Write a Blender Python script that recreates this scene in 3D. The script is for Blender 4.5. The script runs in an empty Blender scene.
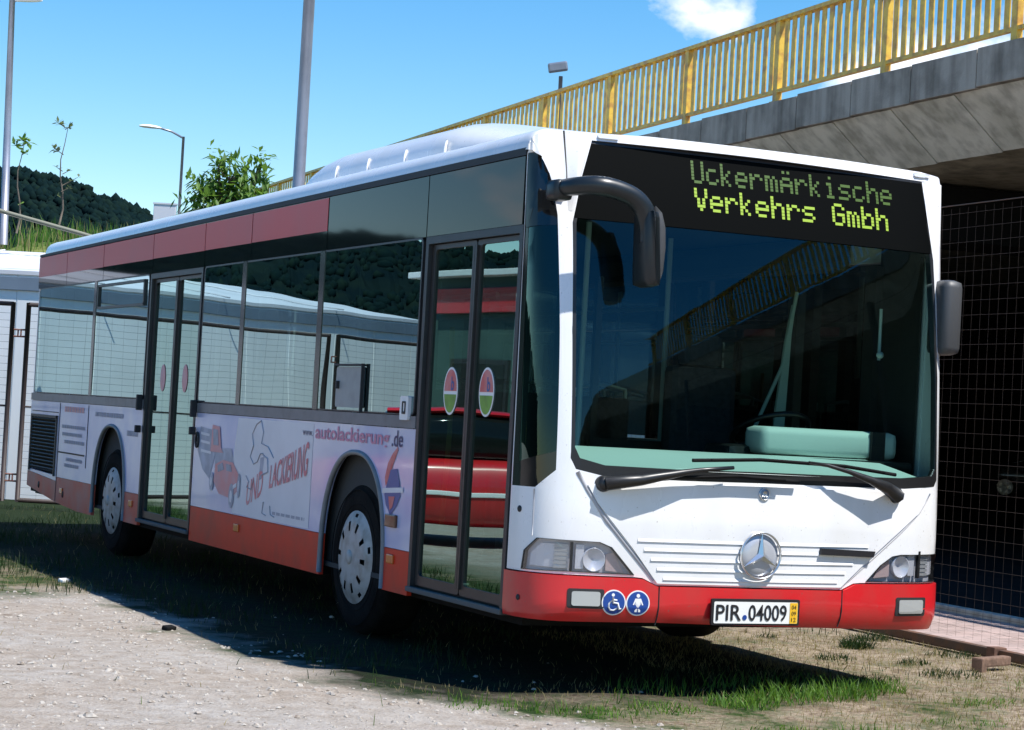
import bpy, bmesh, math, random
from math import sin, cos, pi, radians as R
from mathutils import Vector, Matrix, noise as mnoise
from mathutils.geometry import tessellate_polygon

random.seed(11)
scene = bpy.context.scene
COL = scene.collection

# ------------------------------------------------------------------ camera, sky, sun, exposure
cam_d = bpy.data.cameras.new('camera')
cam = bpy.data.objects.new('camera', cam_d)
COL.objects.link(cam)
scene.camera = cam
cam_d.sensor_width = 36.0
cam_d.sensor_fit = 'HORIZONTAL'
cam_d.lens = 2121.98 * 36.0 / 1024.0
cam_d.clip_end = 6000
cam_d.clip_start = 0.1
_pi, _ro, _ya = 0.0237100798, 0.0551155596, 0.441829813
_f = Vector((sin(_ya) * cos(_pi), cos(_ya) * cos(_pi), sin(_pi)))
_r = Vector((cos(_ya), -sin(_ya), 0))
_u = _r.cross(_f)
_r2 = cos(_ro) * _r + sin(_ro) * _u
_u2 = -sin(_ro) * _r + cos(_ro) * _u
cam.matrix_world = Matrix(((_r2.x, _u2.x, -_f.x, -4.7822), (_r2.y, _u2.y, -_f.y, -9.6546), (_r2.z, _u2.z, -_f.z, 1.4114), (0, 0, 0, 1)))

SUN_DIR = Vector((0.96, -1.35, 2.9)).normalized()      # towards the sun
world = bpy.data.worlds.new('World')
scene.world = world
world.use_nodes = True
wt = world.node_tree
for n in list(wt.nodes):
    wt.nodes.remove(n)
def wn(t, **k):
    n = wt.nodes.new(t)
    for a, b in k.items():
        setattr(n, a, b)
    return n
wo = wn('ShaderNodeOutputWorld')
bg = wn('ShaderNodeBackground')
sky = wn('ShaderNodeTexSky', sky_type='NISHITA', sun_disc=False)
sky.sun_elevation = math.asin(SUN_DIR.z)
sky.sun_rotation = math.atan2(SUN_DIR.x, SUN_DIR.y)
sky.altitude = 100
sky.air_density = 1.0
sky.dust_density = 0.05
sky.ozone_density = 1.6
bg.inputs['Strength'].default_value = 0.075
wt.links.new(bg.outputs[0], wo.inputs[0])
# fair-weather clouds: noise over the direction, gathered round a few bearings
tc = wn('ShaderNodeTexCoord')
def vmath(op, a, b):
    n = wn('ShaderNodeVectorMath', operation=op)
    for i, v in enumerate((a, b)):
        if hasattr(v, 'default_value') or hasattr(v, 'links'):
            wt.links.new(v, n.inputs[i])
        else:
            n.inputs[i].default_value = v
    return n
def smath(op, a, b=0.0, clamp=False):
    n = wn('ShaderNodeMath', operation=op, use_clamp=clamp)
    for i, v in enumerate((a, b)):
        if hasattr(v, 'links'):
            wt.links.new(v, n.inputs[i])
        else:
            n.inputs[i].default_value = v
    return n.outputs[0]
direction = tc.outputs['Generated']
nz = wn('ShaderNodeTexNoise')
nz.inputs['Scale'].default_value = 26.0
nz.inputs['Detail'].default_value = 7.0
nz.inputs['Roughness'].default_value = 0.55
mp = wn('ShaderNodeMapping')
mp.inputs['Scale'].default_value = (1, 1, 1.5)
wt.links.new(direction, mp.inputs['Vector'])
wt.links.new(mp.outputs[0], nz.inputs['Vector'])
bias = None
CLOUDS = [((496.98, 864, 197), 2.0, 0.95), ((597, 820, 171), 2.2, 1.05), ((568, 834, 158), 1.6, 1.0), ((622, 809, 180), 2.4, 1.05), ((760, 740, 140), 5.0, 1.0), ((-430, 895, 120), 3.5, 0.8),
          ((-900, -200, 500), 14, 0.6)]
for dvec, deg, amp in CLOUDS:
    dv = Vector(dvec).normalized()
    dot = vmath('DOT_PRODUCT', direction, tuple(dv)).outputs['Value']
    k = 1.0 / (1.0 - cos(R(deg)))
    g = smath('MULTIPLY', smath('SUBTRACT', 1.0, smath('MULTIPLY', smath('SUBTRACT', 1.0, dot), k), True), amp)
    bias = g if bias is None else smath('MAXIMUM', bias, g)
dens = smath('ADD', smath('MULTIPLY', nz.outputs['Fac'], 2.2), smath('SUBTRACT', bias, 1.62))
dens = smath('MULTIPLY', dens, 2.0, True)
mixc = wn('ShaderNodeMix', data_type='RGBA')
wt.links.new(dens, mixc.inputs[0])
hsv = wn('ShaderNodeHueSaturation')
hsv.inputs['Saturation'].default_value = 1.48
hsv.inputs['Value'].default_value = 1.33
wt.links.new(sky.outputs[0], hsv.inputs['Color'])
wt.links.new(hsv.outputs[0], mixc.inputs[6])
mixc.inputs[7].default_value = (9.5, 9.8, 10.5, 1)
wt.links.new(mixc.outputs[2], bg.inputs['Color'])

sun_d = bpy.data.lights.new('sun', 'SUN')
sun_d.energy = 4.2
sun_d.angle = R(0.53)
sun_d.color = (1.0, 0.965, 0.915)
sun = bpy.data.objects.new('sun', sun_d)
sun.rotation_euler = (-SUN_DIR).to_track_quat('-Z', 'Y').to_euler()
sun.location = (0, 0, 40)
COL.objects.link(sun)

scene.view_settings.view_transform = 'Standard'
scene.view_settings.look = 'None'
scene.view_settings.exposure = 0.82
scene.view_settings.gamma = 1.0
scene.cycles.max_bounces = 7
scene.cycles.transparent_max_bounces = 12
scene.cycles.caustics_reflective = False
scene.cycles.caustics_refractive = False
scene.cycles.use_denoising = True

# ------------------------------------------------------------------ helpers
def tag(o, label=None, cat=None, group=None, kind=None):
    for k, v in (('label', label), ('category', cat), ('group', group), ('kind', kind)):
        if v:
            o[k] = v
    return o

def thing(name, label, cat, loc=(0, 0, 0), group=None):
    o = bpy.data.objects.new(name, None)
    o.location = loc
    o.empty_display_size = 0.3
    COL.objects.link(o)
    return tag(o, label, cat, group)

def parent_to(o, par):
    if par is not None:
        o.parent = par
        m = Matrix.Identity(4)
        chain = par
        mats = []
        while chain is not None:
            mats.append((chain.matrix_basis.copy(), chain.matrix_parent_inverse.copy()))
            chain = chain.parent
        w = Matrix.Identity(4)
        for b, pinv in reversed(mats):
            w = w @ pinv @ b
        o.matrix_parent_inverse = w.inverted()
    return o

def link(name, bm_or_me, mats, par=None, smooth=None, kind=None):
    """one mesh object; all coordinates are given in world space"""
    if isinstance(bm_or_me, bmesh.types.BMesh):
        bm = bm_or_me
        if smooth is not None:
            lim = R(smooth)
            for fc in bm.faces:
                fc.smooth = True
            for e in bm.edges:
                if len(e.link_faces) == 2:
                    try:
                        e.smooth = e.calc_face_angle(3.2) < lim
                    except Exception:
                        pass
                else:
                    e.smooth = True
        me = bpy.data.meshes.new(name)
        bm.to_mesh(me)
        bm.free()
    else:
        me = bm_or_me
    for m in (mats if isinstance(mats, (list, tuple)) else [mats]):
        me.materials.append(m)
    o = bpy.data.objects.new(name, me)
    COL.objects.link(o)
    parent_to(o, par)
    if kind:
        o['kind'] = kind
    return o

def islands(bm):
    seen = set(); out = []
    for v in bm.verts:
        if v in seen:
            continue
        st = [v]; comp = []
        seen.add(v)
        while st:
            a = st.pop(); comp.append(a)
            for e in a.link_edges:
                b = e.other_vert(a)
                if b not in seen:
                    seen.add(b); st.append(b)
        out.append(comp)
    return out

def link_each(name, bm, mats, par=None, smooth=None):
    """every loose piece of the mesh becomes a part of its own"""
    res = []
    for comp in islands(bm):
        b2 = bmesh.new()
        vm = {v: b2.verts.new(v.co) for v in comp}
        fs = set(f for v in comp for f in v.link_faces)
        for f in fs:
            nf = b2.faces.new([vm[v] for v in f.verts])
            nf.smooth = f.smooth
        res.append(link(name, b2, mats, par, smooth))
    bm.free()
    return res

def copy_tree(o, par=None):
    c = o.copy()
    COL.objects.link(c)
    if par is not None:
        c.parent = par
    for ch in list(o.children):
        copy_tree(ch, c)
    return c

def BM():
    return bmesh.new()

def box(bm, c, s, rot=None, mi=0, bevel=0.0, taper=None):
    """box with centre c, full size s, optional 3x3 rotation; bevelled edges"""
    b2 = bmesh.new()
    bmesh.ops.create_cube(b2, size=1.0)
    for v in b2.verts:
        v.co = Vector((v.co.x * s[0], v.co.y * s[1], v.co.z * s[2]))
        if taper and v.co.z > 0:
            v.co.x *= taper[0]; v.co.y *= taper[1]
    if bevel > 0:
        bmesh.ops.bevel(b2, geom=list(b2.edges), offset=bevel, segments=2, profile=0.6, affect='EDGES')
    for v in b2.verts:
        if rot is not None:
            v.co = rot @ v.co
        v.co += Vector(c)
    for fc in b2.faces:
        fc.material_index = mi
    merge(bm, b2)

def merge(bm, b2):
    vm = {}
    for v in b2.verts:
        vm[v] = bm.verts.new(v.co)
    for fc in b2.faces:
        try:
            nf = bm.faces.new([vm[v] for v in fc.verts])
            nf.material_index = fc.material_index
            nf.smooth = fc.smooth
        except ValueError:
            pass
    b2.free()

def frame_of(d):
    d = d.normalized()
    a = Vector((0, 0, 1)) if abs(d.z) < 0.95 else Vector((1, 0, 0))
    x = d.cross(a).normalized()
    return x, d.cross(x).normalized()

def tube(bm, pts, rad, seg=8, mi=0, cap=True, flat=None):
    pts = [Vector(p) for p in pts]
    n = len(pts)
    rads = rad if isinstance(rad, (list, tuple)) else [rad] * n
    rings = []
    px = None
    for i, p in enumerate(pts):
        d = (pts[min(i + 1, n - 1)] - pts[max(i - 1, 0)])
        x, y = frame_of(d)
        if px is not None:
            x = (px - d.normalized() * px.dot(d.normalized())).normalized()
            y = d.normalized().cross(x)
        px = x
        k = flat if flat else 1.0
        rings.append([bm.verts.new(p + rads[i] * (x * cos(2 * pi * j / seg) + k * y * sin(2 * pi * j / seg))) for j in range(seg)])
    for a, b in zip(rings, rings[1:]):
        for j in range(seg):
            fc = bm.faces.new((a[j], a[(j + 1) % seg], b[(j + 1) % seg], b[j]))
            fc.material_index = mi
            fc.smooth = True
    if cap:
        for rg, flip in ((rings[0], True), (rings[-1], False)):
            try:
                fc = bm.faces.new(list(reversed(rg)) if not flip else rg)
                fc.material_index = mi
            except ValueError:
                pass

def lathe(bm, prof, c, ax, seg=32, mi=0):
    """profile [(radius, along)] turned about axis ax through c"""
    ax = Vector(ax).normalized()
    x, y = frame_of(ax)
    rings = []
    for r, h in prof:
        p = Vector(c) + ax * h
        if r < 1e-6:
            rings.append([bm.verts.new(p)])
        else:
            rings.append([bm.verts.new(p + r * (x * cos(2 * pi * j / seg) + y * sin(2 * pi * j / seg))) for j in range(seg)])
    for a, b in zip(rings, rings[1:]):
        for j in range(seg):
            k = (j + 1) % seg
            va = [a[0]] if len(a) == 1 else [a[j], a[k]]
            vb = [b[0]] if len(b) == 1 else [b[k], b[j]]
            if len(va) + len(vb) < 3:
                continue
            fc = bm.faces.new(va + vb)
            fc.material_index = mi
            fc.smooth = True

def fill2d(outer, holes=(), du=None, dv=None):
    """flat triangulated sheet in (u, v), cut along a grid so that it can be bent"""
    bm = bmesh.new()
    polys = [[Vector((p[0], p[1], 0)) for p in q] for q in [outer] + list(holes)]
    flat = [p for q in polys for p in q]
    vs = [bm.verts.new(p) for p in flat]
    for t in tessellate_polygon(polys):
        try:
            bm.faces.new([vs[i] for i in t])
        except ValueError:
            pass
    bmesh.ops.remove_doubles(bm, verts=bm.verts, dist=1e-6)
    bmesh.ops.recalc_face_normals(bm, faces=bm.faces)
    us = [p.x for p in flat]; vv = [p.y for p in flat]
    def cuts(lo, hi, d):
        if not d:
            return []
        return [k * d for k in range(int(math.ceil(lo / d + 1e-6)), int(math.floor(hi / d - 1e-6)) + 1)]
    for axis, lst in ((0, cuts(min(us), max(us), du)), (1, cuts(min(vv), max(vv), dv))):
        for c in lst:
            co = [0, 0, 0]; no = [0, 0, 0]
            co[axis] = c; no[axis] = 1
            bmesh.ops.bisect_plane(bm, geom=list(bm.verts) + list(bm.edges) + list(bm.faces), plane_co=co, plane_no=no, dist=1e-6)
    return bm

def sheet(bm, fmap_, outer, holes=(), w=0.0, t=0.02, du=None, dv=None, mi=0, double=True):
    """bent sheet of thickness t, outer skin at offset w, appended to bm"""
    b2 = fill2d(outer, holes, du, dv)
    b2.verts.index_update()
    uv = [(v.co.x, v.co.y) for v in b2.verts]
    top = [bm.verts.new(fmap_(u, v, w)) for u, v in uv]
    tris = [([v.index for v in fc.verts]) for fc in b2.faces]
    new = []
    for f in tris:
        new.append(bm.faces.new([top[i] for i in f]))
    if double:
        bot = [bm.verts.new(fmap_(u, v, w - t)) for u, v in uv]
        for f in tris:
            new.append(bm.faces.new([bot[i] for i in reversed(f)]))
        for e in b2.edges:
            if len(e.link_faces) == 1:
                a, b = e.verts[0].index, e.verts[1].index
                new.append(bm.faces.new((top[a], top[b], bot[b], bot[a])))
    for f in new:
        f.material_index = mi
    b2.free()
    if double:
        bmesh.ops.recalc_face_normals(bm, faces=new)
    else:
        pass
    return new

def rrect(u0, v0, u1, v1, r=0.03, n=4):
    out = []
    for cx, cy, a0 in ((u1 - r, v0 + r, -90), (u1 - r, v1 - r, 0), (u0 + r, v1 - r, 90), (u0 + r, v0 + r, 180)):
        for i in range(n + 1):
            a = R(a0 + 90 * i / n)
            out.append((cx + r * cos(a), cy + r * sin(a)))
    return out

def ellipse(u, v, a, b, n=28):
    return [(u + a * cos(2 * pi * i / n), v + b * sin(2 * pi * i / n)) for i in range(n)]

def text_mesh(body, size=1.0, wid=1.0, shear=0.0, bold=0.0):
    """triangulated glyphs as (verts2d, faces), centred on x from 0 and baseline 0"""
    cu = bpy.data.curves.new('lettering', 'FONT')
    cu.body = body
    cu.size = size
    cu.shear = shear
    cu.offset = bold
    cu.resolution_u = 3
    ob = bpy.data.objects.new('lettering', cu)
    COL.objects.link(ob)
    dg = bpy.context.evaluated_depsgraph_get()
    me = bpy.data.meshes.new_from_object(ob.evaluated_get(dg))
    vs = [(v.co.x * wid, v.co.y) for v in me.vertices]
    fs = [list(p.vertices) for p in me.polygons]
    bpy.data.objects.remove(ob)
    bpy.data.curves.remove(cu)
    bpy.data.meshes.remove(me)
    return vs, fs

def text_on(bm, fmap_, body, u0, v0, height, width=None, w=0.003, mi=0, dirn=1, shear=0.0, bold=0.0, rise=0.0, grow=0.0):
    """lettering laid on a surface; cap height 'height', scaled to 'width' if given; dirn=-1 runs towards smaller u"""
    vs, fs = text_mesh(body, 1.0, 1.0, shear, bold)
    x0 = min(v[0] for v in vs); x1 = max(v[0] for v in vs)
    cap = 0.69
    sy = height / cap
    sx = width / (x1 - x0) if width else sy
    nv = []
    for x, y in vs:
        q = (x - x0) / (x1 - x0)
        k = 1.0 + grow * q
        xx = (x - x0) * sx
        nv.append(bm.verts.new(fmap_(u0 + dirn * xx, v0 + y * sy * k + rise * q, w)))
    new = []
    for f in fs:
        try:
            fc = bm.faces.new([nv[i] for i in f])
            fc.material_index = mi
            new.append(fc)
        except ValueError:
            pass
    return new

# ------------------------------------------------------------------ materials
MATS = {}
def rgb(c):
    return (c[0], c[1], c[2], 1.0)

def principled(name, col, rough=0.5, metal=0.0, coat=0.0, spec=0.5, var=0.0, vscale=6.0, bump=0.0, bscale=60.0, rvar=0.0, tint=None, coords='Object', stretch=None, emit=None, estr=1.0):
    m = bpy.data.materials.new(name)
    m.use_nodes = True
    nt = m.node_tree
    b = nt.nodes['Principled BSDF']
    b.inputs['Base Color'].default_value = rgb(col)
    b.inputs['Roughness'].default_value = rough
    b.inputs['Metallic'].default_value = metal
    b.inputs['Specular IOR Level'].default_value = spec
    if coat:
        b.inputs['Coat Weight'].default_value = coat
        b.inputs['Coat Roughness'].default_value = 0.06
    if emit:
        b.inputs['Emission Color'].default_value = rgb(emit)
        b.inputs['Emission Strength'].default_value = estr
    if var or bump or rvar:
        tcn = nt.nodes.new('ShaderNodeNewGeometry')
        src = tcn.outputs['Position']
        if stretch:
            mpn = nt.nodes.new('ShaderNodeMapping')
            mpn.inputs['Scale'].default_value = stretch
            nt.links.new(src, mpn.inputs['Vector'])
            src = mpn.outputs[0]
        nn = nt.nodes.new('ShaderNodeTexNoise')
        nn.inputs['Scale'].default_value = vscale
        nn.inputs['Detail'].default_value = 6
        nt.links.new(src, nn.inputs['Vector'])
        if var:
            mx = nt.nodes.new('ShaderNodeMix'); mx.data_type = 'RGBA'
            c2 = tint if tint else tuple(max(0, x * (1 - var)) for x in col)
            mx.inputs[6].default_value = rgb(col)
            mx.inputs[7].default_value = rgb(c2)
            mr = nt.nodes.new('ShaderNodeMapRange')
            mr.inputs['From Min'].default_value = 0.42
            mr.inputs['From Max'].default_value = 0.68
            nt.links.new(nn.outputs['Fac'], mr.inputs['Value'])
            nt.links.new(mr.outputs[0], mx.inputs[0])
            nt.links.new(mx.outputs[2], b.inputs['Base Color'])
        if rvar:
            mr2 = nt.nodes.new('ShaderNodeMapRange')
            mr2.inputs['To Min'].default_value = max(0.02, rough - rvar)
            mr2.inputs['To Max'].default_value = min(1.0, rough + rvar)
            nt.links.new(nn.outputs['Fac'], mr2.inputs['Value'])
            nt.links.new(mr2.outputs[0], b.inputs['Roughness'])
        if bump:
            n2 = nt.nodes.new('ShaderNodeTexNoise')
            n2.inputs['Scale'].default_value = bscale
            n2.inputs['Detail'].default_value = 5
            nt.links.new(src, n2.inputs['Vector'])
            bp = nt.nodes.new('ShaderNodeBump')
            bp.inputs['Strength'].default_value = bump
            bp.inputs['Distance'].default_value = 0.02
            nt.links.new(n2.outputs['Fac'], bp.inputs['Height'])
            nt.links.new(bp.outputs[0], b.inputs['Normal'])
    MATS[name] = m
    return m

def glass(name, tint, f0=0.06, power=4.0, refl=(1, 1, 1), wob=0.0, wscale=1.2, rough=0.0):
    """thin pane: clear tinted sheet under a mirror-like skin that grows towards grazing angles"""
    m = bpy.data.materials.new(name)
    m.use_nodes = True
    nt = m.node_tree
    for n in list(nt.nodes):
        nt.nodes.remove(n)
    out = nt.nodes.new('ShaderNodeOutputMaterial')
    mix = nt.nodes.new('ShaderNodeMixShader')
    tr = nt.nodes.new('ShaderNodeBsdfTransparent')
    gl = nt.nodes.new('ShaderNodeBsdfGlossy')
    tr.inputs['Color'].default_value = rgb(tint)
    gl.inputs['Color'].default_value = rgb(refl)
    gl.inputs['Roughness'].default_value = rough
    lw = nt.nodes.new('ShaderNodeLayerWeight')
    lw.inputs['Blend'].default_value = 0.5
    pw = nt.nodes.new('ShaderNodeMath'); pw.operation = 'POWER'
    pw.inputs[1].default_value = power
    nt.links.new(lw.outputs['Facing'], pw.inputs[0])
    ma = nt.nodes.new('ShaderNodeMath'); ma.operation = 'MULTIPLY_ADD'; ma.use_clamp = True
    ma.inputs[1].default_value = 1.0 - f0
    ma.inputs[2].default_value = f0
    nt.links.new(pw.outputs[0], ma.inputs[0])
    nt.links.new(ma.outputs[0], mix.inputs['Fac'])
    nt.links.new(tr.outputs[0], mix.inputs[1])
    nt.links.new(gl.outputs[0], mix.inputs[2])
    nt.links.new(mix.outputs[0], out.inputs['Surface'])
    if wob:
        ge = nt.nodes.new('ShaderNodeNewGeometry')
        nn = nt.nodes.new('ShaderNodeTexNoise')
        nn.inputs['Scale'].default_value = wscale
        nn.inputs['Detail'].default_value = 1
        nt.links.new(ge.outputs['Position'], nn.inputs['Vector'])
        bp = nt.nodes.new('ShaderNodeBump')
        bp.inputs['Strength'].default_value = 1.0
        bp.inputs['Distance'].default_value = wob
        nt.links.new(nn.outputs['Fac'], bp.inputs['Height'])
        nt.links.new(bp.outputs[0], gl.inputs['Normal'])
    MATS[name] = m
    return m

principled('bus_white', (0.80, 0.80, 0.81), 0.28, coat=0.5, var=0.10, vscale=3.5, rvar=0.06, stretch=(1, 1, 0.35), tint=(0.74, 0.735, 0.72))
principled('bus_red', (0.60, 0.012, 0.018), 0.32, coat=0.5, var=0.2, vscale=5.0, stretch=(1, 1, .5), tint=(0.50, 0.03, 0.03))
principled('skirt_red', (0.68, 0.038, 0.014), 0.42, spec=0.3, var=0.25, vscale=3.5, tint=(0.48, 0.05, 0.028))
principled('skirt_faded', (0.62, 0.11, 0.075), 0.45, spec=0.3, var=0.3, vscale=3.0, tint=(0.52, 0.19, 0.16))
principled('black_gloss', (0.006, 0.007, 0.008), 0.10, coat=0.2)
principled('black_satin', (0.012, 0.012, 0.013), 0.38, rvar=0.08, vscale=20)
principled('mirror_black', (0.010, 0.014, 0.017), 0.36)
principled('rubber', (0.007, 0.007, 0.007), 0.85, var=0.3, vscale=14, spec=0.2)
principled('tyre', (0.006, 0.006, 0.006), 0.92, var=0.5, vscale=10, spec=0.15, tint=(0.012, 0.011, 0.010), bump=0.3, bscale=80)
principled('seam', (0.02, 0.02, 0.022), 0.6)
principled('cover_grey', (0.30, 0.32, 0.32), 0.45, var=0.15, vscale=9)
principled('grey_plastic', (0.20, 0.21, 0.22), 0.5, var=0.15, vscale=9)
principled('mirror_grey', (0.055, 0.057, 0.06), 0.5)
principled('crease_grey', (0.42, 0.42, 0.44), 0.5)
principled('sill_grey', (0.16, 0.17, 0.18), 0.42, var=0.25, vscale=7)
principled('frame_dark', (0.030, 0.031, 0.033), 0.42, var=0.2, vscale=9)
principled('pillar_gloss', (0.02, 0.024, 0.027), 0.15)
principled('frame_brown', (0.035, 0.032, 0.030), 0.40, var=0.2, vscale=9)
principled('hub_grey', (0.42, 0.42, 0.41), 0.45, var=0.35, vscale=11, tint=(0.26, 0.24, 0.21))
principled('chrome', (0.78, 0.79, 0.80), 0.28, metal=1.0)
principled('emblem_field', (0.50, 0.52, 0.57), 0.3, metal=0.3, coat=0.3)
principled('plate_white', (0.80, 0.80, 0.77), 0.35)
principled('plate_yellow', (0.80, 0.46, 0.02), 0.4)
principled('ink_black', (0.012, 0.012, 0.015), 0.5)
principled('sticker_blue', (0.010, 0.055, 0.27), 0.35)
principled('sticker_white', (0.78, 0.78, 0.78), 0.4)
principled('amber', (0.60, 0.14, 0.02), 0.25, coat=0.5)
principled('brown_amber', (0.11, 0.035, 0.012), 0.3, coat=0.5)
principled('foil_upper', (0.62, 0.065, 0.07), 0.32, spec=0.22, var=0.2, vscale=1.3, tint=(0.55, 0.08, 0.085))
principled('panel_dark', (0.008, 0.011, 0.011), 0.035, spec=0.27)
principled('vent_dark', (0.022, 0.022, 0.020), 0.6)
principled('vent_olive', (0.055, 0.052, 0.045), 0.55, var=0.3, vscale=12)
principled('dash_grey', (0.66, 0.74, 0.71), 0.6)
principled('board_black', (0.0025, 0.003, 0.003), 0.6, spec=0.03)
principled('seat_blue', (0.035, 0.042, 0.055), 0.85, var=0.4, vscale=30)
principled('floor_dark', (0.04, 0.044, 0.046), 0.8)
principled('interior_light', (0.10, 0.105, 0.105), 0.7)
principled('ceiling_grey', (0.07, 0.075, 0.075), 0.8)
principled('pole_yellow', (0.55, 0.36, 0.06), 0.35)
principled('pole_pale', (0.55, 0.62, 0.58), 0.35)
principled('blind', (0.55, 0.62, 0.52), 0.6)
principled('led_dim', (0.025, 0.045, 0.005), 0.5, emit=(0.10, 0.24, 0.01), estr=0.24)
principled('led_bright', (0.10, 0.13, 0.01), 0.5, emit=(0.36, 0.58, 0.05), estr=0.52)
principled('lamp_inner', (0.70, 0.71, 0.74), 0.25, metal=0.2)
principled('lamp_housing', (0.56, 0.56, 0.60), 0.35)
principled('lamp_orange', (0.55, 0.42, 0.40), 0.25, coat=0.4)
principled('fog_white', (0.44, 0.45, 0.44), 0.3, metal=0.2, coat=0.5)
glass('side_glass', (0.10, 0.17, 0.165), f0=0.07, power=1.75, refl=(0.70, 0.93, 0.94), wob=0.0022, wscale=0.8)
glass('far_glass', (0.05, 0.075, 0.07), f0=0.05, power=3.0)
glass('door_glass', (0.14, 0.24, 0.22), f0=0.045, power=2.1, refl=(0.66, 0.95, 0.90), wob=0.0022, wscale=0.8)
glass('screen_glass', (0.47, 0.63, 0.59), f0=0.042, power=3.9, refl=(0.62, 0.92, 0.95), wob=0.0015, wscale=0.7)
glass('lamp_glass', (0.90, 0.91, 0.94), f0=0.10, power=3.0)
# the outer foil: sky-coloured print, white towards the middle
def foil_material():
    m = principled('foil_print', (0.62, 0.63, 0.74), 0.33, coat=0.4)
    nt = m.node_tree
    b = nt.nodes['Principled BSDF']
    ge = nt.nodes.new('ShaderNodeNewGeometry')
    nn = nt.nodes.new('ShaderNodeTexNoise')
    nn.inputs['Scale'].default_value = 1.1
    nn.inputs['Detail'].default_value = 4
    nt.links.new(ge.outputs['Position'], nn.inputs['Vector'])
    cr = nt.nodes.new('ShaderNodeValToRGB')
    cr.color_ramp.elements[0].position = 0.35
    cr.color_ramp.elements[0].color = (0.30, 0.37, 0.64, 1)
    cr.color_ramp.elements[1].position = 0.62
    cr.color_ramp.elements[1].color = (0.68, 0.67, 0.76, 1)
    e = cr.color_ramp.elements.new(0.5)
    e.color = (0.50, 0.53, 0.72, 1)
    nt.links.new(nn.outputs['Fac'], cr.inputs['Fac'])
    nt.links.new(cr.outputs[0], b.inputs['Base Color'])
foil_material()
def fly_specks(name, scale=70.0, thr=0.70, col=(0.30, 0.26, 0.20), amt=0.55):
    """road film: small dead-insect and dirt specks of their own shape over a paint"""
    m = MATS[name]
    nt = m.node_tree
    b = nt.nodes['Principled BSDF']
    ge = nt.nodes.new('ShaderNodeNewGeometry')
    n1 = nt.nodes.new('ShaderNodeTexNoise'); n1.inputs['Scale'].default_value = scale; n1.inputs['Detail'].default_value = 2
    nt.links.new(ge.outputs['Position'], n1.inputs['Vector'])
    mr = nt.nodes.new('ShaderNodeMapRange')
    mr.inputs['From Min'].default_value = thr; mr.inputs['From Max'].default_value = thr + .06; mr.inputs['To Max'].default_value = amt
    nt.links.new(n1.outputs['Fac'], mr.inputs['Value'])
    mx = nt.nodes.new('ShaderNodeMix'); mx.data_type = 'RGBA'
    nt.links.new(mr.outputs[0], mx.inputs[0])
    old = b.inputs['Base Color'].links[0].from_socket
    nt.links.new(old, mx.inputs[6]); mx.inputs[7].default_value = rgb(col)
    nt.links.new(mx.outputs[2], b.inputs['Base Color'])
fly_specks('bus_white')
fly_specks('bus_red', 55, 0.68, (0.22, 0.10, 0.08), .5)
M = MATS

def _plan():
    # half plan curve from centre to near side, list of (s, X, Y) with X measured from centre
    pts=[]
    n=40
    for i in range(n+1):
        x=0.955*i/n; pts.append((x,0.07*(x/0.955)**2))
    p0=(0.955,0.07); t=0.07*2/0.955
    p3=(1.275,0.44)
    k0=0.235; k3=0.255
    p1=(p0[0]+k0,p0[1]+k0*t); p2=(p3[0],p3[1]-k3)
    m=24
    for i in range(1,m+1):
        a=i/m;b=1-a
        pts.append(tuple(b**3*p0[j]+3*b*b*a*p1[j]+3*b*a*a*p2[j]+a**3*p3[j] for j in (0,1)))
    pts.append((1.275,1.2))
    out=[];s=0
    for i,p in enumerate(pts):
        if i: s+=math.dist(p,pts[i-1])
        out.append((s,p[0],p[1]))
    return out
PLAN=_plan()
PROF=[(0.0,0.05),(0.30,0.035),(0.45,0.0),(0.60,0.005),(0.9,0.0),(1.15,0.015),(1.5,0.04),(2.0,0.095),(2.4,0.155),(2.7,0.215),(2.85,0.26),(2.95,0.31),(3.1,.4)]
def prof(z):
    if z>1.15:
        t=z-1.15
        return .015+.05*t+.06*t*t
    if z<=PROF[0][0]: return PROF[0][1]
    for (a,b),(c,d) in zip(PROF,PROF[1:]):
        if z<=c: return b+(d-b)*(z-a)/(c-a)
    return PROF[-1][1]
def plan(u):
    """u signed arc length from the centre line (negative = door side). returns X,Y,nx,ny (outward normal)"""
    s=abs(u); P=PLAN
    for a,b in zip(P,P[1:]):
        if s<=b[0]: break
    t=(s-a[0])/(b[0]-a[0])
    x=a[1]+(b[1]-a[1])*t; y=a[2]+(b[2]-a[2])*t
    dx,dy=(b[1]-a[1]),(b[2]-a[2]); L=math.hypot(dx,dy)
    nx,ny=dy/L,-dx/L
    sg=-1 if u<0 else 1
    return 1.275+sg*x*(1.0 if u<0 else 1.08),y,sg*nx,ny
def gmap(u,v,w=0.0):
    """windscreen glass: a little flatter across than the skin round it"""
    x,y,z=fmap(u,v,w)
    q=max(0.0,1-((x-1.30)/1.12)**2)
    return (x,y+.036*q,z)
def fmap(u,v,w=0.0):
    """front skin: u arc length, v height, w outward offset"""
    X,Y,nx,ny=plan(u)
    k=max(0.0,-ny)**0.8 # rake fades on the flanks
    s=abs(u)
    return (X+nx*w, Y+prof(v)*k+ny*w, v)

# ------------------------------------------------------------------ the bus: X across (0 = door side), Y back from the nose, Z up
XF = 1.275 + 1.275 * 1.08
XC = (XF) / 2
def smap(y, z, w=0.0):
    return (-w, y, z)
def farmap(y, z, w=0.0):
    return (XF + w, y, z)
bus = thing('city_bus', 'long white and red city bus with a lit destination board, parked on the grass', 'bus', (XC, 6.0, 0.0))
def part(name, bm, mats, par=None, smooth=None, kind=None):
    return link(name, bm, mats, par or bus, smooth, kind)

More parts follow.
